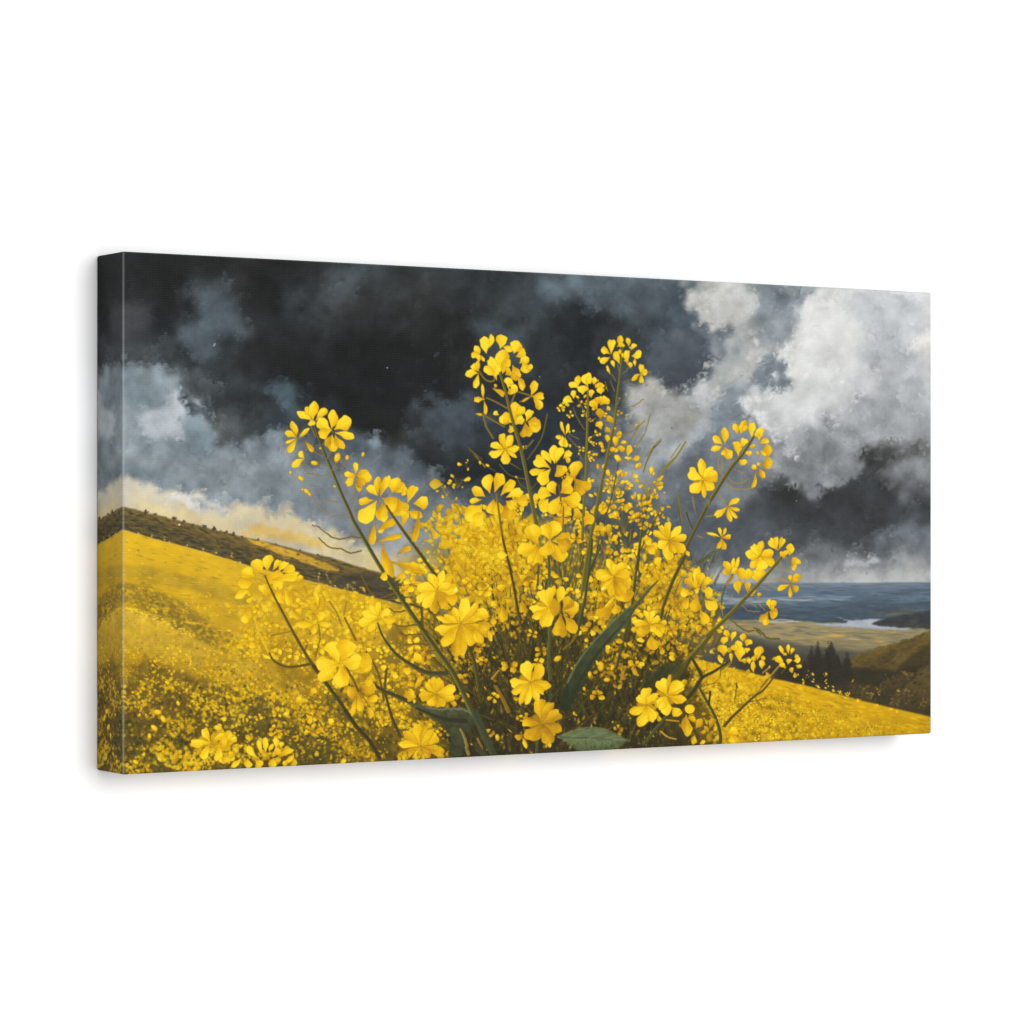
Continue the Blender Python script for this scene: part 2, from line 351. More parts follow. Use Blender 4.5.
def eyes(x, y, k=1.0):
    for _ in range(5):
        dab(x + rng.normal(0, .9 * k), y + rng.normal(0, .8 * k), .7 * k, .45 * k, rng.uniform(0, 3), rgb(96, 72, 14), .75)
    for _ in range(4):
        dab(x + rng.normal(0, 1.0 * k), y + rng.normal(0, .9 * k), .5 * k, .4 * k, rng.uniform(0, 3), rgb(250, 222, 120), .85)

# ---- puffs: rounded touches lit along one rim, and scalloped cloud edges
nf = fbm(IH, IW, 12 * S, 4, .6); nf2 = fbm(IH, IW, 4 * S, 3, .6)
def puff(x, y, r, col, a, ang, reach=.25):
    X, Y = toI(x, y); R = r * S
    x0, x1, y0, y1 = box((X - R, X + R), (Y - R, Y + R), 3)
    if x0 >= x1 or y0 >= y1: return
    yy, xx = np.mgrid[y0:y1, x0:x1].astype(np.float32)
    u = (xx - X) / R; v = (yy - Y) / R
    ph = rng.normal(-.55, .5); cp, sp = math.cos(ph), math.sin(ph); k1 = rng.uniform(1.3, 2.4)
    d = .9 - np.sqrt((u * cp + v * sp) ** 2 + ((v * cp - u * sp) * k1) ** 2) + nf[y0:y1, x0:x1] * .75 + nf2[y0:y1, x0:x1] * .45
    e = np.clip(d * R / rng.uniform(2, 7), 0, 1) * np.clip((u * math.cos(ang) + v * math.sin(ang)) * .9 + reach, 0, 1)
    comp(x0, x1, y0, y1, e * a, np.asarray(col, np.float32))
src = img.copy()
for k in range(2600):
    x = rng.uniform(OX, OX + DW); y = rng.uniform(OY, 575)
    X, Y = int((x - OX) * S), int((y - OY) * S); c = src[Y, X]; L = float(c.mean())
    r = rng.uniform(2.5, 15) if k < 1300 else rng.uniform(1.5, 6)
    if c[0] - c[2] > .06 and rng.uniform() < .75: continue
    kb = 1 - .6 * np.clip((L - .35) / .35, 0, 1)
    if rng.uniform() < .6: puff(x, y, r, np.clip(c * (1 + rng.uniform(.06, .24) * kb) + .008, 0, .93), rng.uniform(.25, .7), rng.normal(-2.2, .7), .15)
    else: puff(x, y, r, c * (1 - rng.uniform(.06, .22) * (.4 + .6 * kb)), rng.uniform(.2, .55), rng.normal(.9, .8), .1)
for pts, c0, c1, rag, a_ in edges:
    n = len(pts)
    for i in range(n):
        p, q = pts[i], pts[(i + 1) % n]; L = float(np.hypot(*(q - p)))
        for j in range(int(L / 3.2)):
            z = p + (q - p) * rng.uniform(); xi = int(np.clip(z[0] - OX, 0, DW - 1)); yi = int(np.clip(z[1] - OY, 0, DH - 1))
            x = z[0] - (n1[yi, xi] * .9 + n3[yi, xi] * .9 + n7[yi, xi] * .8) * rag + rng.normal(0, 1.2); y = z[1] - (n2[yi, xi] * .9 + n4[yi, xi] * .9 + n8[yi, xi] * .8) * rag + rng.normal(0, 1.2)
            if not (OX < x < OX + DW and OY < y < 585): continue
            X, Y = int((x - OX) * S), int((y - OY) * S)
            ox_, oy_ = rng.normal(0, 5, 2); X2 = min(IW - 1, max(0, X + int(ox_ * S))); Y2 = min(IH - 1, max(0, Y + int(oy_ * S)))
            puff(x, y, rng.uniform(1.2, 4.2), np.clip(src[Y2, X2] * rng.uniform(.98, 1.08), 0, .92), rng.uniform(.4, .85) * a_, rng.uniform(-3.1, 0), .5)
lum = blur(img.mean(-1), 3); gy, gx = np.gradient(lum); gm = np.hypot(gx, gy)
src = img.copy(); thr = np.percentile(gm[:640], 72)
for k in range(11000):
    X = int(rng.integers(0, IW)); Y = int(rng.integers(0, (578 - OY) * S))
    g_ = gm[Y, X]
    if g_ < thr * rng.uniform(.7, 1.6): continue
    ux, uy = gx[Y, X] / g_, gy[Y, X] / g_; d_ = rng.uniform(4, 12)
    X2 = int(np.clip(X + ux * d_, 0, IW - 1)); Y2 = int(np.clip(Y + uy * d_, 0, IH - 1)); c = src[Y2, X2]
    puff(X / S + OX, Y / S + OY, rng.uniform(1.0, 6.5), np.clip(c * rng.uniform(.97, 1.07), 0, .90), rng.uniform(.25, .65), math.atan2(-uy, -ux) + rng.normal(0, .5), .35)
    if rng.uniform() < .35:
        X2 = int(np.clip(X - ux * d_, 0, IW - 1)); Y2 = int(np.clip(Y - uy * d_, 0, IH - 1))
        puff(X / S + OX + rng.normal(0, 2), Y / S + OY + rng.normal(0, 2), rng.uniform(.8, 3.6), src[Y2, X2] * .97, rng.uniform(.2, .55), rng.uniform(0, 6.28), .5)
# ---- painterly touches over the sky: colour picked up nearby and dragged
src = img.copy()
fl = fbm(IH // 4, IW // 4, 30, 3)
for k in range(6000):
    x = rng.uniform(OX, OX + DW); y = rng.uniform(OY, 590)
    X, Y = int((x - OX) * S), int((y - OY) * S)
    X2 = min(IW - 1, max(0, X + int(rng.normal(0, 5)))); Y2 = min(IH - 1, max(0, Y + int(rng.normal(0, 5))))
    c = src[Y2, X2] * rng.uniform(.95, 1.055)
    ang = -.45 + .6 * fl[min(Y // 4, fl.shape[0] - 1), min(X // 4, fl.shape[1] - 1)] * 3.0 - .3
    l = rng.uniform(1.0, 3.6)
    dab(x, y, l, l * rng.uniform(.3, .6), ang, c, rng.uniform(.3, .75), rng.uniform(1.2, 3.0))
hp = img - blur(img, 22); img[:] = img + .28 * hp
img[:] = img + .22 * (img - blur(img, 5))
t_ = np.clip(img / .9, 0, 1); img[:] = np.clip(img + .34 * (t_ * t_ * (3 - 2 * t_) * .9 - img), 0.06, .93)
gr_ = img.mean(-1, keepdims=True); cl_ = (img[..., 2:3] > img[..., 0:1]); img[:] = np.where(cl_, gr_ + (img - gr_) * .98, img)
rim_ = np.array([(829, 292), (806, 320), (801, 331), (786, 345), (784, 360), (790, 371), (768, 384), (741, 402), (757, 416), (770, 431), (783, 452)], np.float32)
for k in range(420):
    i = rng.integers(0, len(rim_) - 1); z = rim_[i] + (rim_[i + 1] - rim_[i]) * rng.uniform(); d_ = abs(rng.normal(0, 9))
    puff(z[0] + d_ + rng.normal(0, 1.5), z[1] + d_ * .35 + rng.normal(0, 2.5), rng.uniform(2, 6.5), rgb(*[(232, 231, 228), (222, 222, 220), (212, 213, 214)][rng.integers(3)]), rng.uniform(.35, .8), rng.normal(-2.5, .5), .3)
for pth, cc in [([(700, 400), (720, 385), (742, 368), (756, 345), (748, 330)], (206, 204, 198)), ([(640, 372), (660, 392), (676, 388), (700, 372), (716, 352)], (188, 186, 180)), ([(826, 425), (842, 402), (862, 388), (880, 380)], (214, 214, 213))]:
    pth = np.array(pth, np.float32)
    for k in range(110):
        i = rng.integers(0, len(pth) - 1); z = pth[i] + (pth[i + 1] - pth[i]) * rng.uniform(); d_ = abs(rng.normal(0, 5))
        puff(z[0] + d_ * .6, z[1] + d_ * .8, rng.uniform(1.5, 5), rgb(*cc) * rng.uniform(.94, 1.04), rng.uniform(.3, .75), rng.normal(-2.3, .5), .3)
# sparse pale flecks where the knife caught the paint
for x, y, l, w, an, c, a in [(214.5, 345, 2.6, 1.2, -1.0, (172, 172, 176), .8), (219, 335, 1.6, .8, .8, (110, 112, 118), .7), (387, 368, .9, .8, 0, (214, 214, 214), .95),
                             (425, 391, 2, 1, -.3, (110, 118, 126), .5), (374, 437, 1.8, 1, -1, (160, 170, 178), .6), 
                             (539, 377, 1, .9, 0, (190, 170, 160), .8), (671, 428, 1.4, .9, -.8, (70, 68, 64), .8), (795.5, 501, 1.2, .6, -.3, (190, 195, 200), .9),
                             (629, 450, 1.4, 1.2, 0, (196, 190, 176), .8), (841, 382, 2.4, 2.0, 0, (236, 236, 234), .6), (436, 355, 4, 2.4, -.6, (66, 72, 80), .5)]:
    dab(x, y, l, w, an, rgb(*c), a)

# ---------------- distant country on the right ------------------------
poly([(690, 584), (760, 583), (860, 582.6), (940, 582), (940, 640), (690, 640)], (98, 114, 128), (66, 79, 90), (0, 1.4), 1, .6, 1, .10, 8, 8)
for x0, x1, y, w, c, a in [(700, 832, 599, 7, (150, 164, 178), .75), (705, 800, 603, 4, (168, 178, 190), .6), (790, 882, 597, 2.2, (134, 150, 166), .6), (700, 770, 610, 5, (62, 84, 104), .8),
                           (800, 936, 590, 5, (82, 102, 122), .7), (850, 936, 595, 6, (70, 88, 106), .6), (770, 870, 608, 6, (54, 72, 90), .8), (840, 936, 606, 8, (58, 74, 90), .8),
                           (850, 900, 614, 3, (88, 92, 84), .7), (860, 936, 618, 6, (62, 72, 82), .8), (780, 850, 616, 5, (54, 62, 68), .8), (810, 838, 593, 1.2, (66, 86, 104), .8),
                           (820, 880, 600.5, 2, (66, 84, 100), .8)]:
    for k in range(int((x1 - x0) / 3)):
        xx = rng.uniform(x0, x1); f = 1 - abs((xx - x0) / (x1 - x0) - .5) * 1.2
        dab(xx, y + rng.normal(0, w * .28), rng.uniform(4, 12), rng.uniform(.4, 1.0), rng.normal(0, .06), rgb(*c) * rng.uniform(.9, 1.1), a * f * .8, 1.5)
poly([(690, 622), (720, 618), (780, 619), (810, 622), (860, 628), (912, 627), (936, 628), (930, 660), (690, 680)], (150, 140, 104), (118, 106, 76), (0, 1), 1, .8, 1, .1, 8, 7)
for k in range(420):
    xx = rng.uniform(722, 915); yy = rng.uniform(622, 648); t = (yy - 622) / 26
    c = [(172, 146, 82), (134, 126, 92), (196, 160, 76), (112, 106, 84), (160, 142, 100), (100, 96, 80)][rng.integers(6)]
    dab(xx, yy + (xx - 800) * .02, rng.uniform(4, 14), rng.uniform(.4, 1.3), rng.normal(.05, .05), rgb(*c) * rng.uniform(.9, 1.08), .55, 1.5)
dab(835, 635.5, 12, 1.5, 0, rgb(206, 166, 66), .8, 1.5); dab(802, 638.5, 4, .6, -.1, rgb(176, 172, 172), .8); dab(854, 639, 9, .8, .1, rgb(190, 170, 140), .7)
for pts_, c0_, c1_ in [([(838, 600), (866, 594), (900, 590), (936, 588), (936, 602), (838, 606)], (78, 93, 106), (88, 104, 117)), ([(800, 612), (830, 606), (870, 603), (900, 604), (936, 600), (936, 616), (860, 617), (800, 616)], (62, 75, 86), (72, 85, 95)), ([(700, 606), (760, 607), (806, 611), (830, 617), (780, 620), (700, 619)], (60, 75, 89), (66, 80, 91)), ([(866, 612), (900, 609), (936, 610), (936, 618), (890, 618)], (88, 92, 84), (72, 78, 76))]:
    poly(pts_, c0_, c1_, (0, 1), 1, 1, .8, .14, 6, 3)
for k in range(160):
    dab(rng.uniform(700, 932), 583.5 + abs(rng.normal(0, 4)), rng.uniform(8, 22), rng.uniform(.5, 1.2), rng.normal(0, .02), rgb(122, 134, 145) * rng.uniform(.94, 1.06), .35, 2.0)
# river
for k in range(150):
    xx = rng.uniform(704, 848); t = (xx - 704) / 144; yy = 599.5 + rng.normal(0, 3.0 * (1 - t * .75))
    dab(xx, yy, rng.uniform(5, 14), rng.uniform(.5, 1.3), rng.normal(0, .03), rgb(*[(154, 164, 174), (132, 146, 158), (110, 126, 140), (168, 176, 184)][rng.integers(4)]), .55 * (1 - t * .6), 1.6)
for k in range(240):
    xx = rng.uniform(770, 932); yy = rng.uniform(586, 620)
    dab(xx, yy, rng.uniform(3, 11), rng.uniform(.4, 1.1), rng.normal(0, .05), rgb(*[(80, 95, 108), (98, 112, 124), (62, 74, 85), (88, 102, 114), (72, 82, 90)][rng.integers(5)]), .5, 1.5)
poly(Zp(800, 560, KZ, [(40, 468), (330, 462), (345, 442), (560, 428), (610, 434), (530, 455), (520, 472), (640, 486), (815, 500), (760, 512), (560, 505), (400, 494), (200, 480)]), (176, 180, 190), (160, 166, 176), (0, 1), 1, .3, .95, .06)
dab(*Zp(800, 560, KZ, [(290, 424)])[0], 5, .7, .25, rgb(150, 158, 168), .7, 1.3); dab(*Zp(800, 560, KZ, [(330, 438)])[0], 5, .9, .1, rgb(160, 166, 176), .7, 1.3)
stroke([(768, 622), (779, 619.5), (792, 620.5)], 1.2, .8, rgb(176, 178, 184), a=.85); stroke([(758, 621), (772, 622), (798, 621.5)], 1.0, .8, rgb(196, 196, 200), a=.8)
poly(Zp(800, 560, KZ, [(505, 465), (600, 432), (720, 405), (860, 380), (960, 365), (960, 505), (830, 498), (640, 484)]), (58, 64, 70), (62, 62, 58), (0, 1), 1, .8, .95, .12, 5)
stroke(Zp(800, 560, KZ, [(620, 405), (740, 390), (820, 395)]), 1.4, .8, rgb(104, 104, 84), a=.6)
# shadowed valley and near slope
poly([(690, 628), (730, 630), (770, 640), (808, 646), (858, 652), (880, 648), (936, 640), (936, 730), (690, 700)], (94, 92, 84), (56, 52, 42), (0, 1.6), 3, 1.5, .92, .12, 9, 2)
poly(Zp(800, 560, KZ, [(960, 505), (900, 535), (860, 553), (800, 572), (720, 600), (640, 622), (580, 650), (500, 680), (420, 692), (360, 730), (330, 790), (300, 1100), (960, 1200)]), (102, 84, 42), (58, 50, 34), (-.3, 1.3), 1, .8, 1, .14, 9)
for k in range(700):
    xx = rng.uniform(842, 930); ed = np.interp(xx, [845, 858, 880, 905, 930], [664, 654, 646, 639, 630]); yy = ed + abs(rng.normal(0, 24))
    if yy > 715: continue
    t = (yy - ed) / 45 + .35 * math.sin(xx * .11 + yy * .16)
    c = rgb(112, 92, 42) * (1 - min(1, max(0, t))) + rgb(54, 48, 36) * min(1, max(0, t))
    dab(xx, yy, rng.uniform(1.5, 5), rng.uniform(.6, 1.6), -.42 + rng.normal(0, .25), c * rng.uniform(.8, 1.15), .6, 1.6)
poly(Zp(800, 560, KZ, [(700, 800), (800, 690), (960, 600), (960, 740), (800, 840), (690, 850)]), (62, 54, 34), (50, 44, 32), (0, 1), 4, 2, .75, .15, 8)
poly(Zp(800, 560, KZ, [(240, 810), (420, 780), (620, 800), (720, 820), (640, 880), (560, 930), (440, 900), (300, 870)]), (50, 45, 34), (46, 42, 32), (0, 1), 4, 2, .8, .15, 8)
for x, y, r in [(850, 690, 9), (862, 692, 8), (888, 682, 9), (880, 690, 7), (905, 696, 9), (868, 698, 8), (825, 684, 7), (905, 676, 10), (918, 690, 9), (838, 690, 7), (922, 704, 9), (896, 704, 8)]:
    for k in range(34):
        dx, dy = rng.normal(0, r * .42, 2)
        lit = -dy / r + rng.normal(0, .4)
        c = rgb(138, 112, 48) * max(0, min(1, .4 + lit * .5)) + rgb(64, 56, 34) * (1 - max(0, min(1, .4 + lit * .5)))
        dab(x + dx, y + dy * .7, rng.uniform(.8, 2.6), rng.uniform(.6, 1.6), rng.uniform(0, 3), c * rng.uniform(.85, 1.1), .8, 1.5)
# trees in the valley
poly([(745, 640), (770, 645), (800, 655), (840, 660), (850, 690), (800, 690), (760, 680), (735, 665)], (66, 62, 54), (46, 42, 34), (0, 1), 5, 2, .8, .12, 9)
for x, top, b, hw in [(810.5, 645, 680, 5.5), (816.8, 641, 682, 6.5), (830, 641.5, 684, 10.5), (826, 647, 684, 8), (836, 652, 682, 6), (846, 652, 678, 5), (822, 656, 682, 7), (803, 660, 684, 8), (793, 655, 682, 8), (783, 660, 680, 7)]:
    poly([(x, top), (x + hw * .45, top * .7 + b * .3), (x + hw * .8, (top + b) / 2), (x + hw, b), (x - hw, b), (x - hw * .8, (top + b) / 2), (x - hw * .45, top * .7 + b * .3)], (46, 44, 35), (40, 38, 30), (0, 1), 2, 1.4, .9, .1, 5)
    for k in range(90):
        t = rng.uniform(0, 1) ** .8; yy = top + (b - top) * t
        xx = x + rng.normal(0, 1) * hw * (.16 + .5 * t)
        c = rgb(48, 46, 36) * rng.uniform(.85, 1.2)
        dab(xx, yy, rng.uniform(.8, 2.2), rng.uniform(.6, 1.2), 1.57 + rng.normal(0, .6), c, .4 if top > 650 else .55, 1.8)
poly([(770, 664), (800, 668), (860, 668), (905, 672), (905, 690), (850, 694), (800, 690), (770, 684)], (54, 49, 38), (60, 53, 36), (0, 1), 5, 3, .35, .12, 6)
dab(811, 674, 2.6, 2.2, 0, rgb(96, 96, 90), .6, 2)

# ---------------- left hill and the two flowering fields --------------
ridge = [(112, 509), (122, 506), (134.6, 509), (147, 513), (163, 516.4), (177, 520.5), (197.5, 525), (215, 530), (235, 535), (268, 542.5), (302, 551), (333, 558.5), (360, 567), (385, 574), (420, 584)]
fedge = [(112, 527), (122, 529.4), (156, 539), (191, 548), (235, 561), (253, 567), (302, 579), (360, 594), (403, 605), (440, 615)]
poly(ridge + [(460, 640), (400, 625)] + fedge[::-1], (112, 94, 50), (60, 56, 42), (0, .22), 1, .5, 1, .12, 7, 2)
rx = [p[0] for p in ridge]; ry = [p[1] for p in ridge]; fx_ = [p[0] for p in fedge]; fy_ = [p[1] for p in fedge]
for k in range(1500):
    xx = rng.uniform(118, 410); a0 = np.interp(xx, rx, ry); a1 = np.interp(xx, fx_, fy_)
    t = rng.uniform(0, 1); yy = a0 + (a1 - a0) * t
    tt = np.clip((t - .22) * 3.2 + rng.normal(0, .3), 0, 1)
    c = rgb(128, 104, 52) * (1 - tt) + rgb(56, 54, 42) * tt
    if rng.uniform() < .12: c = rgb(98, 86, 52)
    if rng.uniform() < .15: c = rgb(48, 50, 36)
    dab(xx, yy, rng.uniform(2, 7), rng.uniform(.5, 1.3), .27 + rng.normal(0, .12), c * rng.uniform(.88, 1.12), .6, 1.4)
poly(Zp(220, 530, KZ, [(170, 55), (260, 80), (350, 95), (450, 130), (560, 160), (650, 190), (760, 235), (870, 285), (860, 305), (760, 290), (640, 245), (560, 215), (460, 185), (350, 140), (250, 110)]), (214, 168, 48), (196, 152, 48), (0, 1), 1, 1.2, .95, .1, 6, 3)
for k in range(60):
    t = rng.uniform(0, 1); xx = 244 + 98 * t; yy = 540 + 33 * t + rng.normal(0, 2.2)
    dab(xx, yy, rng.uniform(2, 5), rng.uniform(.4, 1), .3, rgb(*[(222, 178, 52), (176, 138, 52), (120, 100, 52)][rng.integers(3)]), .6, 1.4)
poly([(345, 575), (375, 572), (400, 580), (430, 590), (430, 612), (400, 604), (360, 592), (330, 584)], (70, 64, 50), (62, 56, 44), (0, 1), 2, 1.5, .7, .2, 5, 3)
for k in range(46):
    x = rng.uniform(118, 345); y = float(np.interp(x, rx, ry)) + abs(rng.normal(0, 5)); r = rng.uniform(.7, 1.7)
    for j in range(6): dab(x + rng.normal(0, r * .6), y - r * .3 + rng.normal(0, r * .4), r * .6, r * .5, 0, rgb(62, 60, 42) * rng.uniform(.8, 1.25), .7, 1.3)
for x, r in [(98 + 20, 2), (146, 2.2), (155, 1.6), (174, 2.5), (184, 1.8), (205, 2.2), (213.5, 2.6), (226, 1.8), (234, 2.2), (258, 1.6), (276, 1.2), (300, 1.2), (166, 1.0), (221, 1.2), (242, 1.4), (318, 1.4)]:
    y = float(np.interp(x, rx, ry))
    for k in range(9):
        dab(x + rng.normal(0, r * .45), y - r * .35 + rng.normal(0, r * .45), r * .55, r * .5, 0, rgb(74, 66, 48) * rng.uniform(.8, 1.2), .8)
dab(179.4, 524.6, 1.4, 1.2, 0, rgb(238, 226, 190), .9)

# left field, base
poly(fedge + [(480, 640), (480, 790), (100, 790)], (228, 184, 34), (150, 116, 26), (0, 1.25), 1, .5, 1, .07, 12, 2)
def fdist(x, y): return y - np.interp(x, fx_, fy_)
poly([(100, 560), (150, 566), (200, 578), (260, 600), (240, 606), (190, 590), (140, 580), (100, 575)], (176, 146, 40), (150, 124, 40), (0, 1), 4, 3, .6, .15, 9, 2)
poly([(100, 585), (135, 582), (165, 592), (195, 612), (225, 640), (200, 645), (175, 626), (145, 610), (124, 606), (100, 600)], (130, 110, 42), (116, 98, 42), (0, 1), 5, 5, .7, .2, 7)
poly([(100, 612), (124, 608), (150, 616), (180, 632), (220, 650), (260, 665), (250, 690), (180, 660), (140, 650), (100, 650)], (214, 176, 52), (178, 142, 36), (0, 1), 3, 2, .85, .12, 7)
poly([(100, 668), (150, 660), (200, 680), (240, 690), (280, 700), (330, 720), (350, 770), (100, 780)], (112, 90, 32), (78, 64, 28), (0, 1), 5, 5, .9, .2, 9)
poly([(238, 700), (262, 696), (296, 712), (300, 750), (250, 748), (228, 730)], (100, 86, 32), (84, 73, 30), (0, 1), 6, 5, .7, .2, 8)
poly([(270, 640), (330, 650), (355, 700), (330, 712), (285, 690)], (166, 128, 20), (130, 102, 24), (0, 1), 5, 4, .8, .12, 8)
poly([(296, 700), (350, 700), (400, 760), (300, 770)], (96, 80, 26), (76, 66, 28), (0, 1), 6, 4, .75, .2, 8)

# streaks in the upper left field
for k in range(900):
    xx = rng.uniform(116, 400); d = rng.uniform(1, 58) ; yy = float(np.interp(xx, fx_, fy_)) + d
    q = rng.uniform()
    c = yel(1.3 + d / 60 + rng.normal(0, .35)) if q < .72 else rgb(150, 124, 44) if q < .90 else rgb(246, 214, 96)
    l = rng.uniform(2, 8) if q < .9 else rng.uniform(1, 3)
    dab(xx, yy, l, rng.uniform(.4, 1.2), .24 + rng.normal(0, .08), c, .5, 1.4)
for x, y in [(152, 536), (164.5, 538.5), (170, 541.5), (186.5, 546), (203, 549), (215, 553.5), (232, 554), (139, 533), (240, 562), (319, 574), (327, 574.5), (335, 586), (347, 585), (318, 577), (353, 588)]:
    for k in range(3): dab(x + rng.normal(0, .7), y + rng.normal(0, .8), 1.0, .7, rng.uniform(0, 3), rgb(240, 214, 120), .75)
    stroke([(x, y + 1), (x + .6, y + 4)], .7, .7, rgb(206, 168, 60), a=.7)
dab(138.5, 550.3, 2.2, .7, .1, rgb(110, 88, 40), .8)

def scatter(n, xr, yr, size, scol, pa=.85, pale=.12, elong=.6, clump=None):
    """loose blossoms of a field, in little groups"""
    for _ in range(n):
        x = rng.uniform(*xr); y = rng.uniform(*yr)
        if clump is not None and not clump(x, y): continue
        r = size(x, y)
        for j in range(rng.integers(2, 6)):
            xx = x + rng.normal(0, r * 1.2); yy = y + rng.normal(0, r * 1.1)
            c = rgb(255, 224, 92) if rng.uniform() < pale else yel(scol(x, y) + rng.normal(0, .5))
            dab(xx, yy, r * rng.uniform(.5, 1.15), r * rng.uniform(.35, .75), rng.uniform(0, 3.14), c, pa * rng.uniform(.7, 1), 1.2)

def bloom(x, y, r, s_):
    a0 = rng.uniform(0, 1.57); sq = rng.uniform(.55, 1)
    for j in range(rng.integers(3, 6)):
        a = a0 + j * 1.5708 + rng.normal(0, .25); l = r * rng.uniform(.75, 1.15)
        petal(x + math.cos(a) * r * .12, y + math.sin(a) * r * .12 * sq, x + math.cos(a) * l, y + math.sin(a) * l * sq, r * rng.uniform(.55, .8), s_ + rng.normal(0, .3), line=.5)
    dab(x, y, .9, .7, 0, rgb(96, 76, 20), .7)
cl = fbm(DH, DW, 26, 4, .6)
def clp(th):
    return lambda x, y: cl[min(DH - 1, max(0, int(y - OY))), min(DW - 1, max(0, int(x - OX)))] > th + rng.normal(0, .15)
# blossoms along the hump and in the meadow
for k in range(60):
    t = rng.uniform(0, 1); xx = 122 + 72 * t; yy = np.interp(xx, [122, 140, 157, 175, 194], [607, 611, 618, 627, 636]) + rng.normal(0, 1.8)
    dab(xx, yy, rng.uniform(.8, 2.0), rng.uniform(.6, 1.1), rng.uniform(-.4, .9), rgb(250, 216, 74) if k % 3 else yel(.8), .9)
scatter(150, (150, 250), (592, 640), lambda x, y: 1.3, lambda x, y: 1.1, .8, .2, clump=clp(.05))
for k in range(520):
    x = rng.uniform(116, 260); y = float(np.interp(x, [118, 150, 190, 240], [592, 600, 622, 650])) + rng.normal(0, 7)
    q = rng.uniform()
    c = rgb(112, 92, 40) if q < .42 else yel(1.6 + rng.normal(0, .5)) if q < .85 else yel(.6)
    dab(x, y, rng.uniform(1.5, 5), rng.uniform(.7, 2.0), .3 + rng.normal(0, .5), c * rng.uniform(.85, 1.15), .45, 2.0)
for k in range(420):
    x = rng.uniform(116, 300); y = float(np.interp(x, [118, 150, 190, 300], [608, 618, 640, 680])) + abs(rng.normal(0, 24))
    c = [yel(1.0), yel(1.9), rgb(236, 206, 110), rgb(140, 112, 40)][rng.integers(4)]
    dab(x, y, rng.uniform(.8, 2.6), rng.uniform(.6, 1.4), 1.2 + rng.normal(0, .8), c, .5, 1.4)
scatter(260, (118, 270), (622, 690), lambda x, y: 1.0, lambda x, y: 1.5, .6, .16)
scatter(200, (118, 320), (640, 700), lambda x, y: 1.3, lambda x, y: 3.4, .6, .02, clump=clp(.1))
scatter(420, (118, 330), (655, 772), lambda x, y: 1.0 + (y - 655) / 110, lambda x, y: 1.2, .8, .10, clump=clp(.12))
scatter(420, (118, 400), (660, 772), lambda x, y: 1.0 + (y - 655) / 200, lambda x, y: 3.2, .6, .04, clump=clp(-.5))
scatter(240, (118, 400), (660, 765), lambda x, y: .9 + (y - 655) / 140, lambda x, y: .9, .9, .14, clump=clp(.3))
for k in range(220):
    x = rng.uniform(118, 420); y = rng.uniform(690, 772)
    dab(x, y, rng.uniform(.5, 1.1), rng.uniform(.4, .8), rng.uniform(0, 3), rgb(252, 222, 96) if k % 2 else yel(1), .9)
# blossoms left-middle, blurry yellow stand
scatter(240, (235, 440), (585, 700), lambda x, y: 2.2, lambda x, y: 1.1, .5, .12)
scatter(140, (250, 430), (600, 720), lambda x, y: 1.6, lambda x, y: 3.2, .5, .02)
scatter(140, (235, 345), (640, 720), lambda x, y: 1.7, lambda x, y: .7, .8, .18, clump=clp(0))

# right field
rf = [(672, 654), (692, 658), (731, 667.5), (775, 679), (816, 688), (860, 700.5), (901, 710), (940, 719)]
poly(rf + [(940, 780), (650, 780)], (226, 178, 14), (168, 128, 14), (0, 1.1), 1, .4, 1, .06, 10, 2)
rfx = [p[0] for p in rf]; rfy = [p[1] for p in rf]
for k in range(700):
    xx = rng.uniform(690, 932); d = rng.uniform(.5, 40); yy = float(np.interp(xx, rfx, rfy)) + d
    c = yel(.9 + rng.normal(0, .45) + (d / 60)) if rng.uniform() < .8 else rgb(150, 114, 22)
    dab(xx, yy, rng.uniform(2, 7), rng.uniform(.4, 1.2), .22 + rng.normal(0, .1), c, .55, 1.4)
def rsz(x, y): return 1.2 + max(0, (800 - x)) / 110
scatter(330, (690, 880), (690, 755), rsz, lambda x, y: .9, .8, .12, clump=lambda x, y: y > np.interp(x, rfx, rfy) + 16 + rng.uniform(0, 10))
scatter(260, (690, 880), (700, 758), lambda x, y: .9, lambda x, y: 3.0, .65, 0, clump=lambda x, y: y > np.interp(x, rfx, rfy) + 24)
scatter(200, (690, 872), (695, 756), lambda x, y: rsz(x, y) * .7, lambda x, y: .3, .9, .2, clump=lambda x, y: y > np.interp(x, rfx, rfy) + 22)
for x, y, h in [(802.5, 682, 5), (811.5, 680, 9), (817, 686, 3), (825.5, 686, 10), (832.5, 690, 7), (839, 693, 4), (847, 694, 4), (857, 699, 3), (889.5, 708, 2), (896, 710, 2), (875, 704, 2)]:
    for k in range(7): dab(x + rng.normal(0, .9), y - h * rng.uniform(0, 1) + 2, 1.2, .9, rng.uniform(0, 3), yel(.8 + rng.normal(0, .4)), .9)
for x, y in [(852, 681), (870.5, 694), (897, 690), (806, 675), (824.5, 674), (877, 692)]:
    for k in range(5): dab(x + rng.normal(0, 1.0), y + rng.normal(0, 1.4), .9, .8, 0, rgb(206, 160, 40), .8)
stroke([(856, 717), (866, 722), (872, 734)], 1.2, 1.6, rgb(240, 200, 70), a=.6)

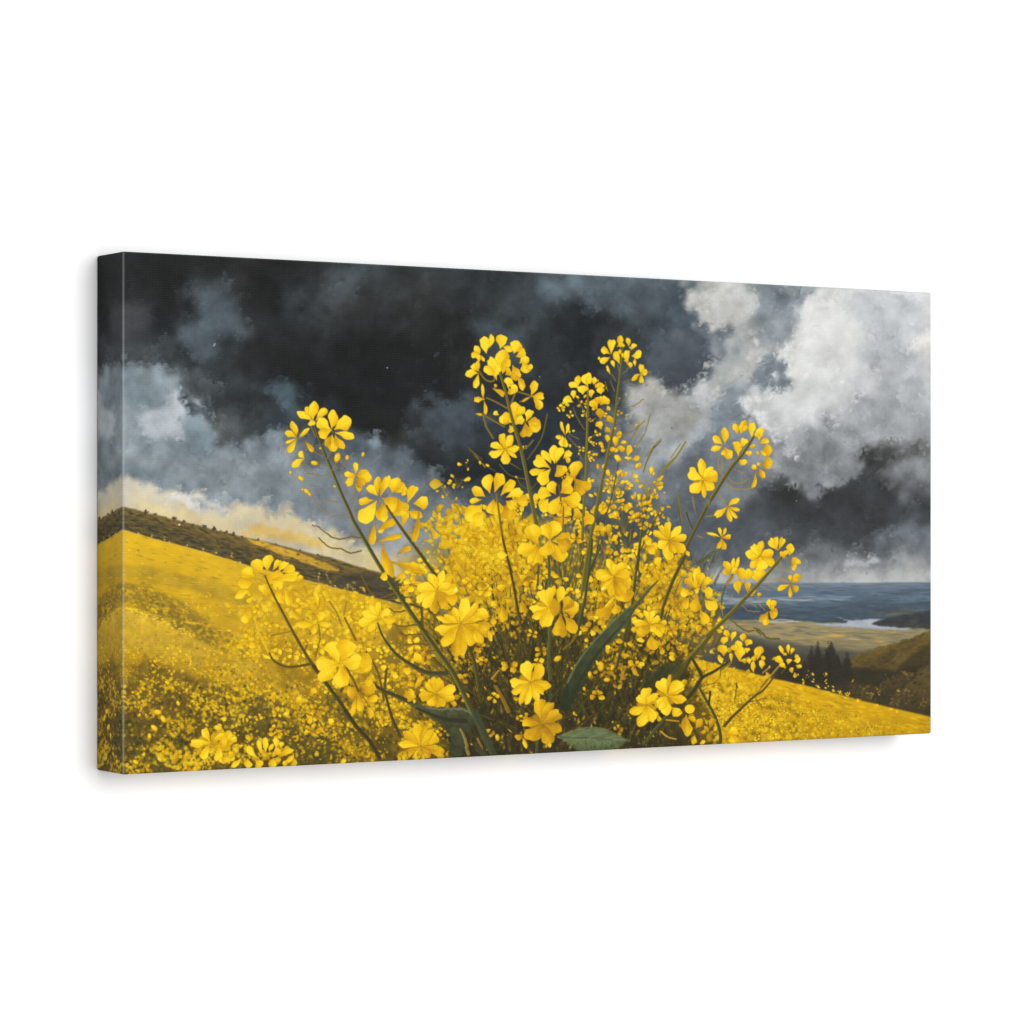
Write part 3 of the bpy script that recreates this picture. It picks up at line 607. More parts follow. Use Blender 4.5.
# ---------------- the thicket of stems --------------------------------
poly([(400, 604), (430, 575), (455, 545), (470, 520), (510, 515), (545, 520), (580, 535), (600, 560), (640, 585), (690, 590), (722, 606), (722, 640), (690, 660), (690, 760), (380, 766), (360, 700)],
     (150, 126, 46), (92, 74, 24), (0, 1.2), 6, 8, .62, .25, 10)
poly([(470, 630), (520, 600), (560, 600), (620, 630), (690, 640), (700, 690), (700, 760), (470, 766), (440, 740), (450, 690)], (64, 54, 22), (40, 35, 20), (0, .8), 7, 6, .9, .25, 9)
poly([(396, 560), (440, 540), (470, 560), (460, 600), (420, 610)], (150, 132, 70), (160, 132, 40), (0, 1), 6, 5, .6, .15, 8)
for k in range(1500):
    x = rng.uniform(420, 715); y = rng.uniform(530, 752)
    if y < 560 and not (455 < x < 650): continue
    if x > 690 and y > 650: continue
    lean = (x - 560) / 300 + rng.normal(0, .14); l = rng.uniform(6, 22)
    low = min(1, max(0, (y - 590) / 70))
    q = rng.uniform()
    if q < .40: c = rgb(40, 36, 20) * (1 - .5 * (1 - low)) + rgb(88, 80, 34) * .5 * (1 - low)
    elif q < .66: c = rgb(92, 80, 30)
    elif q < .84: c = rgb(170, 132, 28)
    else: c = rgb(66, 72, 44)
    c = c * rng.uniform(.8, 1.2)
    stroke([(x, y), (x + lean * l * .5 + rng.normal(0, .6), y - l * .5), (x + lean * l, y - l)], rng.uniform(.6, 1.8), .4, c, a=.75)
# blossoms glimpsed inside it
scatter(160, (440, 610), (520, 600), lambda x, y: 2.6, lambda x, y: .9, .75, .12, clump=lambda x, y: y > 505 + abs(x - 520) * .25)
scatter(120, (560, 715), (560, 650), lambda x, y: 2.6, lambda x, y: 1.3, .75, .08)
scatter(120, (430, 700), (600, 680), lambda x, y: 2.0, lambda x, y: 1.8, .8, .08)
scatter(100, (440, 690), (640, 750), lambda x, y: 1.3, lambda x, y: 2.0, .8, .10)
for k in range(420):
    x = rng.uniform(425, 690); y = rng.uniform(610, 750)
    if k % 3 == 0: dab(x, y, rng.uniform(.5, 1.0), rng.uniform(.4, .7), rng.uniform(0, 3), rgb(246, 214, 120), .8)
    else: dab(x, y, rng.uniform(1.2, 3.4), rng.uniform(.5, 1.1), 1.57 + rng.normal(0, .5), yel(1.8 + rng.normal(0, .7)), .85)
for k in range(420):
    x = rng.uniform(430, 690); y = rng.uniform(600, 752)
    dab(x, y, rng.uniform(2, 5), rng.uniform(.6, 1.4), 1.57 + rng.normal(0, .35), rgb(38, 33, 18) * rng.uniform(.8, 1.3), .6, 1.4)

# windows
A = Z(265, 385); B = Z(445, 320); C = Z(540, 320); D = Z(665, 405); E = Z(345, 440); Gg = Z(455, 430); H = Z(570, 430); I_ = Z(670, 520)
Kk = Z(220, 530); Ll = Z(95, 640); M = Z(220, 640); N = Z(350, 560); O = Z(345, 640); Q = Z(475, 540); R = Z(475, 640)
Sx = Z(590, 530); T = Z(600, 630); U = Z(720, 620)
TW = (118, 104, 52); TD = (74, 66, 34)          # twig colours

# ---- blurred clumps behind the sharp flowers
def clump(zw, x, y, rx_, ry_, n, s, r=14, a=.85):
    for _ in range(n):
        px, py = zw.p((x + rng.normal(0, rx_ * .5), y + rng.normal(0, ry_ * .5)))
        l = r * 1.45 / KZ * rng.uniform(.6, 1.5); an = rng.uniform(0, 6.28)
        petal(px, py, px + math.cos(an) * l * 1.4, py + math.sin(an) * l * 1.4, l * rng.uniform(.6, 1.1), s + .15 + rng.normal(0, .45), a=a * .9, line=.35)
clump(Gg, 200, 800, 260, 240, 110, .7, 34); clump(Gg, 450, 800, 160, 200, 40, 1.7, 34); clump(Gg, 320, 950, 300, 120, 60, .9, 30)
clump(E, 690, 600, 120, 110, 34, .8, 22); clump(E, 660, 740, 180, 90, 34, 1.2, 18); clump(E, 830, 900, 200, 120, 60, 1.0, 20); clump(E, 940, 800, 140, 240, 60, .8, 26)
clump(Q, 100, 120, 240, 200, 60, .9, 30); clump(Q, 330, 220, 180, 120, 40, 1.7, 26); clump(Q, 190, 400, 180, 160, 40, 1.3, 24); clump(Q, 200, 560, 260, 120, 50, 1.9, 20)
clump(Sx, 470, 300, 220, 180, 60, 1.4, 26); clump(Sx, 470, 520, 200, 90, 36, 1.8, 24); clump(Sx, 700, 650, 160, 120, 40, 1.4, 18)
clump(Sx, 60, 470, 120, 200, 34, 1.4, 22); clump(Sx, 200, 880, 220, 160, 40, 1.8, 20); clump(Sx, 620, 900, 200, 100, 36, 1.6, 16)
clump(T, 50, 260, 110, 160, 24, 2.0, 24); clump(T, 400, 60, 240, 120, 36, 1.7, 18); clump(T, 900, 520, 200, 200, 90, 1.0, 26); clump(T, 760, 330, 140, 120, 30, 1.2, 24); clump(T, 760, 700, 130, 110, 26, 2.0, 24)
clump(U, 150, 560, 260, 220, 110, .9, 28); clump(U, 90, 800, 140, 120, 40, .9, 30); clump(U, 420, 780, 420, 90, 110, .8, 20)
clump(N, 120, 440, 200, 170, 60, .6, 26); clump(N, 440, 420, 140, 120, 36, 1.2, 26); clump(N, 460, 860, 160, 120, 36, 1.3, 20); clump(N, 300, 820, 160, 160, 34, 1.4, 20); clump(N, 90, 900, 130, 120, 26, 1.8, 24)
clump(N, 400, 200, 120, 60, 18, 1.2, 22); clump(N, 880, 130, 200, 180, 60, 1.2, 22); clump(N, 860, 720, 170, 150, 40, 2.0, 18)
clump(Kk, 250, 560, 160, 120, 30, .5, 26, .7); clump(Kk, 700, 620, 160, 160, 44, .6, 26, .8); clump(Kk, 290, 830, 110, 140, 34, .7, 20, .8); clump(Kk, 950, 600, 120, 160, 30, .8, 24, .8)
clump(M, 230, 330, 200, 130, 60, .7, 17, .85); clump(M, 600, 480, 190, 130, 60, 1.1, 17, .85); clump(M, 760, 560, 170, 110, 40, 1.5, 16); clump(M, 450, 640, 130, 110, 30, 1.3, 14); clump(M, 840, 780, 160, 120, 36, 1.6, 14)
clump(O, 90, 560, 160, 260, 40, 1.5, 22); clump(O, 60, 800, 160, 120, 40, 1.8, 16); clump(O, 330, 520, 140, 120, 26, 1.6, 22); clump(O, 620, 600, 100, 60, 14, 1.9, 18)
clump(Ll, 770, 450, 110, 150, 70, .8, 17); clump(Ll, 610, 640, 120, 130, 60, .9, 17); clump(Ll, 510, 780, 90, 60, 30, .8, 24); clump(Ll, 470, 520, 100, 60, 20, .9, 16); clump(Ll, 660, 870, 110, 60, 36, .7, 26)
clump(Ll, 320, 920, 150, 40, 26, 1.3, 18); clump(Ll, 350, 650, 140, 70, 26, 2.0, 13); clump(Ll, 870, 550, 70, 50, 14, .8, 16); clump(Ll, 250, 250, 120, 110, 40, 1.6, 15, .7); clump(Ll, 900, 240, 140, 90, 40, .9, 17, .7)
clump(Ll, 540, 340, 70, 60, 12, .9, 15); clump(Ll, 370, 340, 50, 40, 8, .8, 15); clump(Ll, 510, 890, 50, 30, 10, .6, 22)
# the stand behind is painted wet in wet: soften it, keep the sky crisp
def soften(pts, r, edge):
    I = (np.array(pts, np.float32) - np.array([OX, OY])) * S
    yy, xx = np.mgrid[0:IH, 0:IW].astype(np.float32)
    m = blur(inpoly(xx, yy, [tuple(q) for q in I]).astype(np.float32), edge * S)[..., None]
    img[:] = img * (1 - m) + blur(img, r) * m
for z_, x, y, rx_, ry_, n, s_, r in [(Gg, 200, 780, 260, 220, 46, .75, 54), (Gg, 450, 820, 140, 180, 16, 1.6, 56), (Q, 110, 140, 220, 180, 26, .9, 50), (Q, 340, 230, 160, 110, 16, 1.7, 48), (Q, 180, 420, 200, 150, 22, 1.4, 42), (Sx, 470, 320, 220, 190, 34, 1.3, 46), (Sx, 480, 540, 190, 90, 18, 1.7, 40), (Sx, 60, 480, 120, 190, 18, 1.4, 44), (Sx, 680, 640, 150, 110, 16, 1.4, 34), (N, 880, 150, 190, 170, 22, 1.2, 44), (N, 440, 420, 120, 110, 12, 1.1, 42), (E, 690, 620, 110, 120, 14, .9, 36), (E, 920, 800, 130, 220, 20, .9, 46), (N, 120, 440, 190, 160, 20, .6, 44), (Kk, 660, 600, 200, 150, 20, .6, 44)]:
    clump(z_, x, y, rx_, ry_, n, s_, r * .8)
soften([(430, 620), (436, 560), (450, 520), (470, 505), (560, 500), (640, 540), (700, 560), (724, 600), (716, 640), (680, 660), (560, 620)], 1, 8)
soften([(236, 590), (300, 590), (420, 610), (430, 700), (380, 745), (300, 720), (236, 680)], 1, 8)
soften([(100, 620), (240, 640), (400, 700), (430, 790), (100, 790)], 1, 8)
soften([(690, 690), (780, 690), (940, 740), (940, 790), (690, 790)], 1, 6)
soften([(430, 640), (560, 620), (700, 660), (700, 790), (430, 790)], 1, 6)
for k in range(560):
    x = rng.uniform(430, 700); y = rng.uniform(560, 752)
    if rng.uniform() < .5: dab(x, y, rng.uniform(2, 6), rng.uniform(.5, 1.3), 1.57 + (x - 560) / -400 + rng.normal(0, .25), rgb(46, 40, 20) * rng.uniform(.8, 1.5), .30 + .4 * min(1, max(0, (y - 590) / 60)), 1.4)
    elif rng.uniform() < .5: dab(x, y, rng.uniform(1.4, 4.5), rng.uniform(.5, 1.4), rng.uniform(0, 3), yel(1.3 + rng.normal(0, .7)), .8, 1.2)
scatter(120, (118, 330), (665, 772), lambda x, y: .8 + (y - 655) / 120, lambda x, y: .7, .9, .15, clump=clp(.2))
scatter(160, (118, 400), (665, 772), lambda x, y: .8 + (y - 655) / 160, lambda x, y: 4.0, .7, 0, clump=clp(-.3))
scatter(140, (690, 880), (700, 756), rsz, lambda x, y: .5, .9, .15, clump=lambda x, y: y > np.interp(x, rfx, rfy) + 20)
for k in range(160):
    x = rng.uniform(690, 790); y = rng.uniform(690, 752)
    dab(x, y, rng.uniform(1, 4), rng.uniform(.4, 1), rng.uniform(0, 3), rgb(110, 82, 20), .6, 1.3)
for k in range(3800):
    x = rng.uniform(117, 450); y0_ = float(np.interp(x, [117, 190, 250, 330, 450], [640, 645, 622, 606, 620])); y = y0_ + (772 - y0_) * rng.uniform(0, 1) ** .9
    if x > 380 and y < 640: continue
    n_ = cl[min(DH - 1, max(0, int(y - OY))), min(DW - 1, max(0, int(x - OX)))] + rng.normal(0, .28)
    low = min(1, max(0, (y - 660) / 70))
    if n_ < -.05 + .12 * low and low < .35: c = rgb(138, 114, 32)
    elif n_ < -.05 + .12 * low: c = [rgb(92, 84, 24), rgb(70, 66, 24), rgb(120, 104, 26), rgb(58, 58, 26)][rng.integers(4)]
    elif n_ < .25: c = yel(1.7 + rng.normal(0, .5))
    else: c = yel(.7 + rng.normal(0, .5))
    z = rng.uniform(.8, 2.3) * (.9 + .35 * low)
    dab(x, y, z, z * rng.uniform(.45, .9), rng.uniform(0, 3.14), c * rng.uniform(.9, 1.1), .7, 1.1)
for k in range(1500):
    x = rng.uniform(690, 905); f0 = float(np.interp(x, rfx, rfy)); y = f0 + 14 + rng.uniform(0, 1) * 60
    c = [rgb(126, 104, 18), rgb(150, 120, 18), yel(.4), yel(.9), yel(1.5), yel(2.2)][rng.integers(6)]
    z = rng.uniform(.6, 1.8) * (1 + max(0, 800 - x) / 200)
    dab(x, y, z, z * rng.uniform(.4, .9), rng.uniform(0, 3.14), c, .65, 1.1)
for k in range(90):
    x = rng.uniform(690, 800); y = float(np.interp(x, rfx, rfy)) + 18 + rng.uniform(0, 55)
    poly([(x - 4, y), (x, y - 2.2), (x + 5, y + .5), (x + 1, y + 2.6)], (116, 92, 20), None, (0, 1), 2, 1.5, .5, .2, 4)
for k in range(190):
    x = 690 + 190 * rng.uniform(0, 1) ** 1.5; y = float(np.interp(x, rfx, rfy)) + 20 + rng.uniform(0, 55); bloom(x, y, rng.uniform(1.8, 4.6) * (1.1 - (x - 690) / 300), .35 + rng.normal(0, .4))
# fine stems fanning up from the foot of the plant, and small four-petalled blooms among them
for k in range(420):
    bx = 560 + rng.normal(0, 46); by = 752; an = -1.5708 + (rng.normal(0, .55)); L = rng.uniform(90, 270) * (1 - .25 * abs(an + 1.57))
    m0 = rng.uniform(.25, .75); tx = bx + math.cos(an) * L; ty = by + math.sin(an) * L
    ax_, ay_ = bx + (tx - bx) * m0, by + (ty - by) * m0
    if tx > 715 or tx < 392 or ty < np.interp(tx, [392, 440, 480, 520, 600, 650, 715], [600, 550, 500, 470, 430, 480, 590]): continue
    c = [(74, 70, 28), (96, 88, 34), (58, 58, 28), (120, 106, 36)][rng.integers(4)]
    kd = .62 if ay_ > 650 else 1.0; c = tuple(int(v_ * kd) for v_ in c)
    stroke([(ax_, ay_), ((ax_ + tx) / 2 + rng.normal(0, 4), (ay_ + ty) / 2), (tx, ty)], rng.uniform(.9, 1.7), .5, rgb(*c), rgb(c[0] + 60, c[1] + 50, c[2] + 16), .8, -.2)
for k in range(420):
    x = rng.uniform(450, 690); y = rng.uniform(640, 752)
    dab(x, y, rng.uniform(1.5, 5.5), rng.uniform(.6, 1.8), 1.57 + (x - 560) / -300 + rng.normal(0, .35), rgb(42, 37, 20) * rng.uniform(.8, 1.3), .6, 1.4)
for k in range(520):
    x = rng.uniform(425, 705); y = rng.uniform(530, 680)
    if y < 520 + abs(x - 560) * .35: continue
    dab(x, y, rng.uniform(1.2, 4.5), rng.uniform(.6, 1.6), 1.57 + (x - 560) / -320 + rng.normal(0, .5), [rgb(104, 88, 26), rgb(78, 70, 26), rgb(150, 116, 20)][rng.integers(3)], .6, 1.4)
for z_, x, y, rx_, ry_, n, s_, r in [(Gg, 220, 800, 260, 200, 40, .8, 44), (Gg, 470, 850, 140, 160, 18, 1.5, 46), (Q, 110, 150, 220, 180, 26, 1.0, 42), (Q, 340, 260, 170, 120, 18, 1.6, 40), (Q, 200, 440, 220, 150, 26, 1.5, 34), (Sx, 470, 330, 230, 190, 34, 1.3, 40), (Sx, 480, 560, 190, 90, 20, 1.6, 34), (Sx, 60, 480, 120, 190, 18, 1.5, 38), (Sx, 680, 640, 150, 110, 18, 1.4, 30), (N, 880, 150, 190, 170, 22, 1.2, 38), (T, 120, 290, 150, 150, 18, 1.9, 30), (T, 400, 90, 220, 110, 18, 1.7, 28), (H, 560, 560, 170, 160, 24, 1.0, 20), (H, 320, 470, 110, 110, 16, 1.0, 22), (H, 240, 820, 110, 120, 18, 1.3, 28)]:
    clump(z_, x, y, rx_, ry_, n, s_, r * .8)
for k in range(150):
    x = rng.uniform(395, 722); top_ = np.interp(x, [395, 440, 480, 520, 600, 650, 700, 722], [590, 545, 505, 500, 500, 530, 580, 610]); y = top_ + (735 - top_) * rng.uniform(0, 1) ** 1.5
    if x > 700 and y > 650: continue
    bloom(x, y, rng.uniform(5.5, 9.5), .9 + 1.1 * min(1, max(0, (y - 560) / 130)) + rng.normal(0, .3))
for k in range(60):
    x = rng.uniform(250, 430); y = rng.uniform(600, 735); bloom(x, y, rng.uniform(5, 8.5), .7 + rng.normal(0, .3) + max(0, (y - 660) / 90))
for k in range(26):
    t = rng.uniform(0, 1); x = 578 + rng.normal(0, 26) ; y = 400 + 110 * t; bloom(x + 12 * t, y, rng.uniform(3, 5.4), .8 + rng.normal(0, .3))
poly([(672, 690), (690, 684), (704, 700), (716, 722), (722, 745), (690, 758), (660, 758)], (92, 76, 26), (52, 46, 22), (0, 1), 5, 4, .75, .25, 7)
for z_, x, y, rx_, ry_, n, s_, r in [(Gg, 190, 800, 250, 220, 60, .6, 30), (Gg, 430, 780, 150, 200, 24, 1.5, 30), (Gg, 250, 900, 260, 120, 40, .8, 26), (Q, 100, 130, 220, 180, 34, .8, 28), (Q, 330, 220, 160, 110, 22, 1.6, 24), (Q, 200, 420, 220, 150, 30, 1.5, 22),
        (Q, 120, 620, 200, 140, 34, 1.9, 18), (Q, 360, 430, 80, 120, 12, 1.9, 24), (Q, 930, 480, 120, 200, 22, 1.2, 24), (Sx, 470, 300, 200, 170, 36, 1.3, 26), (Sx, 480, 500, 180, 90, 20, 1.7, 24), (Sx, 330, 400, 90, 120, 12, 1.5, 22), (Sx, 640, 680, 180, 120, 26, 1.5, 18), (Sx, 60, 480, 120, 180, 22, 1.4, 24), (Sx, 230, 880, 220, 150, 30, 1.9, 20),
        (T, 120, 300, 160, 160, 26, 2.0, 20), (T, 400, 100, 240, 120, 30, 1.7, 16), (N, 120, 440, 180, 150, 30, .6, 24), (N, 440, 420, 120, 110, 20, 1.0, 24), (N, 470, 740, 160, 110, 24, 1.0, 20), (N, 330, 860, 140, 140, 26, 1.3, 18), (N, 100, 860, 110, 130, 20, 1.4, 24), (N, 880, 140, 190, 170, 34, 1.1, 22), (N, 880, 720, 150, 150, 28, 1.9, 16),
        (Kk, 240, 540, 150, 110, 20, .5, 26), (Kk, 650, 600, 200, 150, 34, .5, 26), (Kk, 280, 850, 120, 130, 26, .6, 20), (Kk, 960, 600, 110, 150, 20, .7, 24), (Kk, 460, 800, 200, 120, 20, 1.4, 22), (M, 230, 330, 190, 120, 40, .7, 16), (M, 600, 480, 180, 120, 40, 1.0, 16), (M, 770, 560, 160, 110, 26, 1.4, 15), (M, 450, 620, 120, 90, 18, 1.2, 13), (M, 120, 480, 120, 100, 20, 1.3, 15), (M, 840, 780, 150, 110, 24, 1.6, 13),
        (O, 90, 560, 150, 200, 22, 1.4, 20), (O, 80, 790, 150, 100, 26, 1.8, 14), (O, 230, 650, 80, 130, 18, 1.4, 14), (O, 330, 520, 120, 120, 16, 1.5, 20), (Ll, 770, 450, 100, 140, 40, .7, 16), (Ll, 610, 640, 110, 120, 36, .8, 16), (Ll, 510, 780, 80, 60, 18, .8, 22), (Ll, 660, 870, 100, 60, 24, .6, 24), (Ll, 250, 240, 110, 110, 26, 1.5, 14), (Ll, 900, 240, 130, 90, 26, .9, 16), (Ll, 300, 930, 130, 40, 18, 1.2, 16), (Ll, 480, 330, 140, 110, 22, 1.2, 12),
        (U, 150, 560, 250, 210, 56, .8, 28), (U, 90, 800, 140, 110, 26, .8, 28), (U, 420, 780, 400, 80, 60, .7, 18), (U, 650, 740, 300, 80, 50, .8, 14), (U, 480, 620, 260, 80, 30, .9, 18), (T, 900, 520, 160, 190, 46, .9, 24)]:
    clump(z_, x, y, rx_, ry_, n, s_, r * .8)
clump(Ll, 860, 760, 130, 90, 22, .8, 32); clump(M, 340, 850, 160, 70, 22, .7, 28); clump(M, 60, 800, 90, 100, 14, .9, 30)
clump(T, 760, 700, 120, 110, 18, 1.9, 22); clump(T, 860, 560, 70, 160, 14, 1.1, 22); clump(T, 930, 760, 60, 50, 10, .8, 24)
# small bud heads on the fine stalks
def head(zw, x, y, r, n, s=1.0, sz=13):
    sz = sz * 2.2; n = int(n * .62)
    for _ in range(n):
        a = rng.uniform(0, 6.28); d = r * math.sqrt(rng.uniform(0.05, 1))
        px, py = zw.p((x + math.cos(a) * d, y + math.sin(a) * d * .9)); bx, by = zw.p((x, y + r * .9))
        stroke([(bx, by), (px, py)], .5, .5, rgb(150, 124, 40), a=.6)
    for _ in range(n):
        a = rng.uniform(0, 6.28); d = r * math.sqrt(rng.uniform(0.05, 1))
        px, py = zw.p((x + math.cos(a) * d, y + math.sin(a) * d * .9)); l = sz / KZ * rng.uniform(.8, 1.8)
        petal(px, py, px + math.cos(a) * l, py + math.sin(a) * l - l * .3, l * .7, s + rng.normal(0, .4), line=.4)
H.stem([(580, 440), (560, 560), (520, 700), (490, 1020)], 10, 16, TD, (150, 130, 44))
H.stem([(350, 220), (330, 340), (280, 560), (230, 660)], 8, 12, TD, (150, 130, 44))
head(H, 570, 400, 95, 30); head(H, 645, 545, 70, 18); head(H, 480, 570, 70, 20); head(H, 540, 640, 90, 24, 1.2); head(H, 390, 680, 85, 30, 1.3); head(H, 420, 830, 60, 18, 1.1); head(H, 330, 400, 90, 26, .8); head(H, 320, 520, 90, 20, 1.0)
head(H, 250, 820, 80, 30, 1.4, 16); head(H, 310, 100, 70, 16, 1.0, 16); head(H, 410, 220, 36, 8, .8, 18); head(H, 455, 300, 26, 5, 1.0, 16); head(H, 130, 740, 80, 24, 1.3, 16)
head(H, 200, 320, 50, 8, .9, 14); head(E, 820, 300, 55, 16, 1.2, 12); head(E, 730, 370, 50, 8, 1.2, 10); head(E, 800, 480, 60, 10, 1.4, 10); head(E, 890, 180, 40, 8, 1.2, 10)
H.stem([(835, 90), (770, 190), (700, 260), (650, 340)], 8, 12, (124, 112, 42), (170, 148, 60)); H.stem([(610, 120), (560, 220), (530, 310)], 12, 8, (104, 96, 40), (150, 132, 50))
H.stem([(660, 80), (610, 130)], 5, 8, TD, None); H.stem([(795, 480), (790, 600), (810, 700)], 9, 7, TD, (150, 132, 50)); H.stem([(845, 610), (870, 690), (890, 730)], 12, 8, TD, (140, 124, 50)); H.stem([(890, 490), (910, 590)], 9, 6, (124, 108, 60), None)
H.stem([(640, 610), (580, 730), (510, 880)], 9, 10, TD, (150, 130, 44))
E.stem([(700, 340), (760, 430), (830, 520), (850, 620)], 10, 8, (150, 122, 40), None, .8, jit=.3); E.stem([(905, 60), (990, 160), (1020, 200)], 8, 10, (150, 122, 40), None, .9)
Gg.stem([(100, 130), (180, 230), (290, 300)], 8, 10, TD, (150, 124, 40), .9, jit=.3); Gg.stem([(320, 250), (400, 330), (520, 360)], 8, 10, TD, (180, 140, 44)); Gg.stem([(400, 240), (480, 290)], 12, 8, TD, (180, 146, 60)); Gg.stem([(450, 350), (480, 400), (525, 430)], 10, 8, TD, (170, 140, 44))
Gg.stem([(550, 430), (600, 380)], 8, 8, TD, (170, 140, 44)); Gg.buds([(180, 240, 18, 1.2), (235, 260, 20, .5), (80, 240, 10), (445, 345, 14), (580, 515, 16), (990, 480, 24), (950, 575, 16)])

# ---- main stems
dark = (70, 70, 34); lite = (138, 128, 52)
stem_l = A.pts([(352, 270), (385, 370), (430, 490), (490, 630), (560, 800), (620, 930)]) + E.pts([(60, 590), (140, 730), (260, 935)]) + N.pts([(330, 220), (480, 440), (620, 640), (760, 840)]) + O.pts([(920, 510), (1024, 690)]) + [(492, 752)]
stroke(stem_l, 1.9, 5.8, rgb(68, 68, 32), rgb(140, 130, 54), 1, .05)
stroke(B.pts([(398, 385), (440, 530), (480, 700), (530, 870)]) + Gg.pts([(490, 190), (540, 430), (590, 690)]), 2.2, 4.2, rgb(92, 84, 34), rgb(156, 136, 56), 1, -.05)
stroke(C.pts([(600, 210), (585, 350), (560, 560), (540, 760)]) + H.pts([(310, 0), (250, 280), (200, 520), (150, 760), (110, 1000)]) + [(582, 590)], 1.6, 4.4, rgb(92, 88, 34), rgb(158, 142, 52), 1, -.05)
stroke(C.pts([(345, 480), (345, 600), (335, 1020)]) + H.pts([(100, 500), (85, 800)]), 1.5, 3.0, rgb(104, 94, 36), rgb(164, 142, 52), 1, -.05)
stroke(D.pts([(640, 235), (560, 360), (470, 470), (330, 690), (160, 1020)]) + Sx.pts([(700, 160), (600, 370), (540, 530), (512, 640)]), 2.2, 4.0, rgb(78, 72, 28), rgb(150, 130, 46), 1, -.05)
Sx.stem([(375, 0), (345, 200), (320, 400), (290, 620), (240, 800), (190, 1000)], 16, 24, (66, 66, 34), (130, 120, 44))
Sx.stem([(60, 60), (40, 180), (10, 300)], 12, 14, dark, lite)
E.stem([(300, 480), (340, 545), (420, 660), (530, 810), (640, 965), (680, 1024)], 18, 26, (72, 66, 28), (120, 108, 40))
Gg.stem([(300, 480), (320, 620), (340, 760), (370, 900), (410, 1040)], 12, 20, (98, 80, 26), (160, 126, 30)); Q.stem([(200, 0), (240, 160), (280, 340), (310, 520), (325, 570)], 14, 26, (72, 62, 26), (130, 108, 34))
Kk.stem([(330, 335), (370, 430), (420, 530), (520, 720), (640, 930), (700, 1010)], 13, 26, (84, 74, 26), (140, 120, 36))
M.stem([(680, 190), (860, 430), (1000, 640)], 26, 30, (66, 60, 28), (104, 92, 32)); O.stem([(0, 520), (90, 640), (180, 740), (250, 860)], 28, 30, (58, 52, 26), (90, 78, 30))
Q.stem([(535, 100), (540, 320)], 22, 22, (78, 82, 42), (120, 116, 50)); Q.stem([(545, 620), (535, 850), (545, 1020)], 22, 24, (70, 76, 42), (112, 110, 50)); R.stem([(545, 330), (540, 460)], 20, 20, (66, 70, 38), None)
Q.stem([(910, 60), (860, 160), (820, 280), (800, 430), (770, 560), (740, 690)], 14, 28, (60, 68, 38), (124, 122, 70)); Q.stem([(740, 690), (700, 750), (640, 800)], 18, 12, (104, 90, 30), (170, 130, 30))
Q.stem([(850, 0), (830, 200), (810, 340)], 22, 22, (66, 70, 36), (120, 112, 48)); Q.stem([(460, 190), (455, 330)], 10, 14, dark, None)
N.stem([(200, 460), (240, 560), (330, 680), (440, 760), (560, 820), (700, 830)], 10, 36, (66, 64, 34), (96, 92, 44)); N.stem([(115, 670), (190, 790), (230, 930), (245, 1020)], 12, 18, (98, 80, 26), None); N.stem([(270, 790), (250, 960)], 12, 16, (90, 78, 28), None)
N.stem([(130, 870), (240, 950), (380, 1010)], 14, 30, (74, 64, 28), None); O.stem([(290, 380), (340, 560), (400, 700)], 18, 26, (70, 62, 30), (100, 86, 34)); O.stem([(300, 220), (285, 360)], 16, 16, (88, 76, 30), None)
O.stem([(170, 290), (260, 360), (380, 410), (480, 455)], 14, 34, (66, 60, 30), (92, 84, 40))
N.stem([(850, 600), (900, 740), (940, 950)], 20, 26, (78, 70, 26), (120, 100, 36)); O.stem([(890, 20), (950, 180), (985, 400)], 18, 24, (66, 60, 26), (110, 94, 34))
N.stem([(615, 390), (610, 560)], 14, 12, (104, 86, 28), None); N.stem([(520, 350), (530, 480)], 22, 16, (92, 78, 28), None); N.stem([(440, 320), (520, 350)], 16, 14, (84, 72, 30), None)
for l in ([(285, 350), (330, 380), (400, 370)], [(300, 465), (380, 485), (480, 475)], [(360, 530), (400, 550), (520, 540)], [(395, 620), (480, 615), (580, 620)], [(560, 670), (620, 660)], [(210, 280), (320, 240)], [(260, 290), (340, 280)], [(80, 110), (140, 220), (190, 275)]):
    N.stem(l, 9, 14, (96, 78, 28), (164, 130, 44), .9, jit=.3)
for l in ([(45, 95), (90, 125), (170, 170), (250, 180)],):
    pass
Zz = Z(220, 440)
for l in ([(675, 625), (720, 640), (800, 700), (870, 725), (960, 710), (1030, 715)], [(720, 715), (800, 785), (880, 795), (950, 825), (1030, 810)]):
    Zz.stem(l, 10, 13, (102, 88, 46), (160, 138, 70), .95, jit=.25)
Zz.stem([(690, 625), (780, 690)], 6, 5, (220, 200, 130), None, .6)
for l in ([(370, 500), (350, 600), (310, 700)],): pass
# twigs off the left stem
for l in ([(270, 585), (310, 640), (400, 665), (470, 665)], [(330, 735), (400, 748)], [(420, 830), (470, 850), (530, 858)], [(480, 968), (540, 955), (605, 948)], [(340, 810), (400, 890), (465, 935)], [(300, 650), (370, 655)], [(385, 575), (460, 600)], [(530, 540), (500, 610), (480, 640)],
          [(300, 410), (350, 480), (420, 520)], [(330, 290), (370, 380)], [(480, 480), (455, 540)], [(660, 720), (650, 800), (625, 905)], [(715, 500), (680, 600)], [(590, 560), (560, 600)], [(540, 640), (600, 620)]):
    A.stem(l, 7, 8, (128, 112, 66), (170, 148, 90), .85, jit=.2)
B.stem([(745, 690), (700, 870), (600, 1020)], 12, 9, (86, 80, 34), (150, 132, 50)); B.stem([(560, 950), (600, 925), (640, 880)], 10, 14, (104, 90, 34), (170, 140, 50)); B.stem([(165, 930), (200, 960), (270, 1020)], 8, 9, TD, (140, 120, 40))
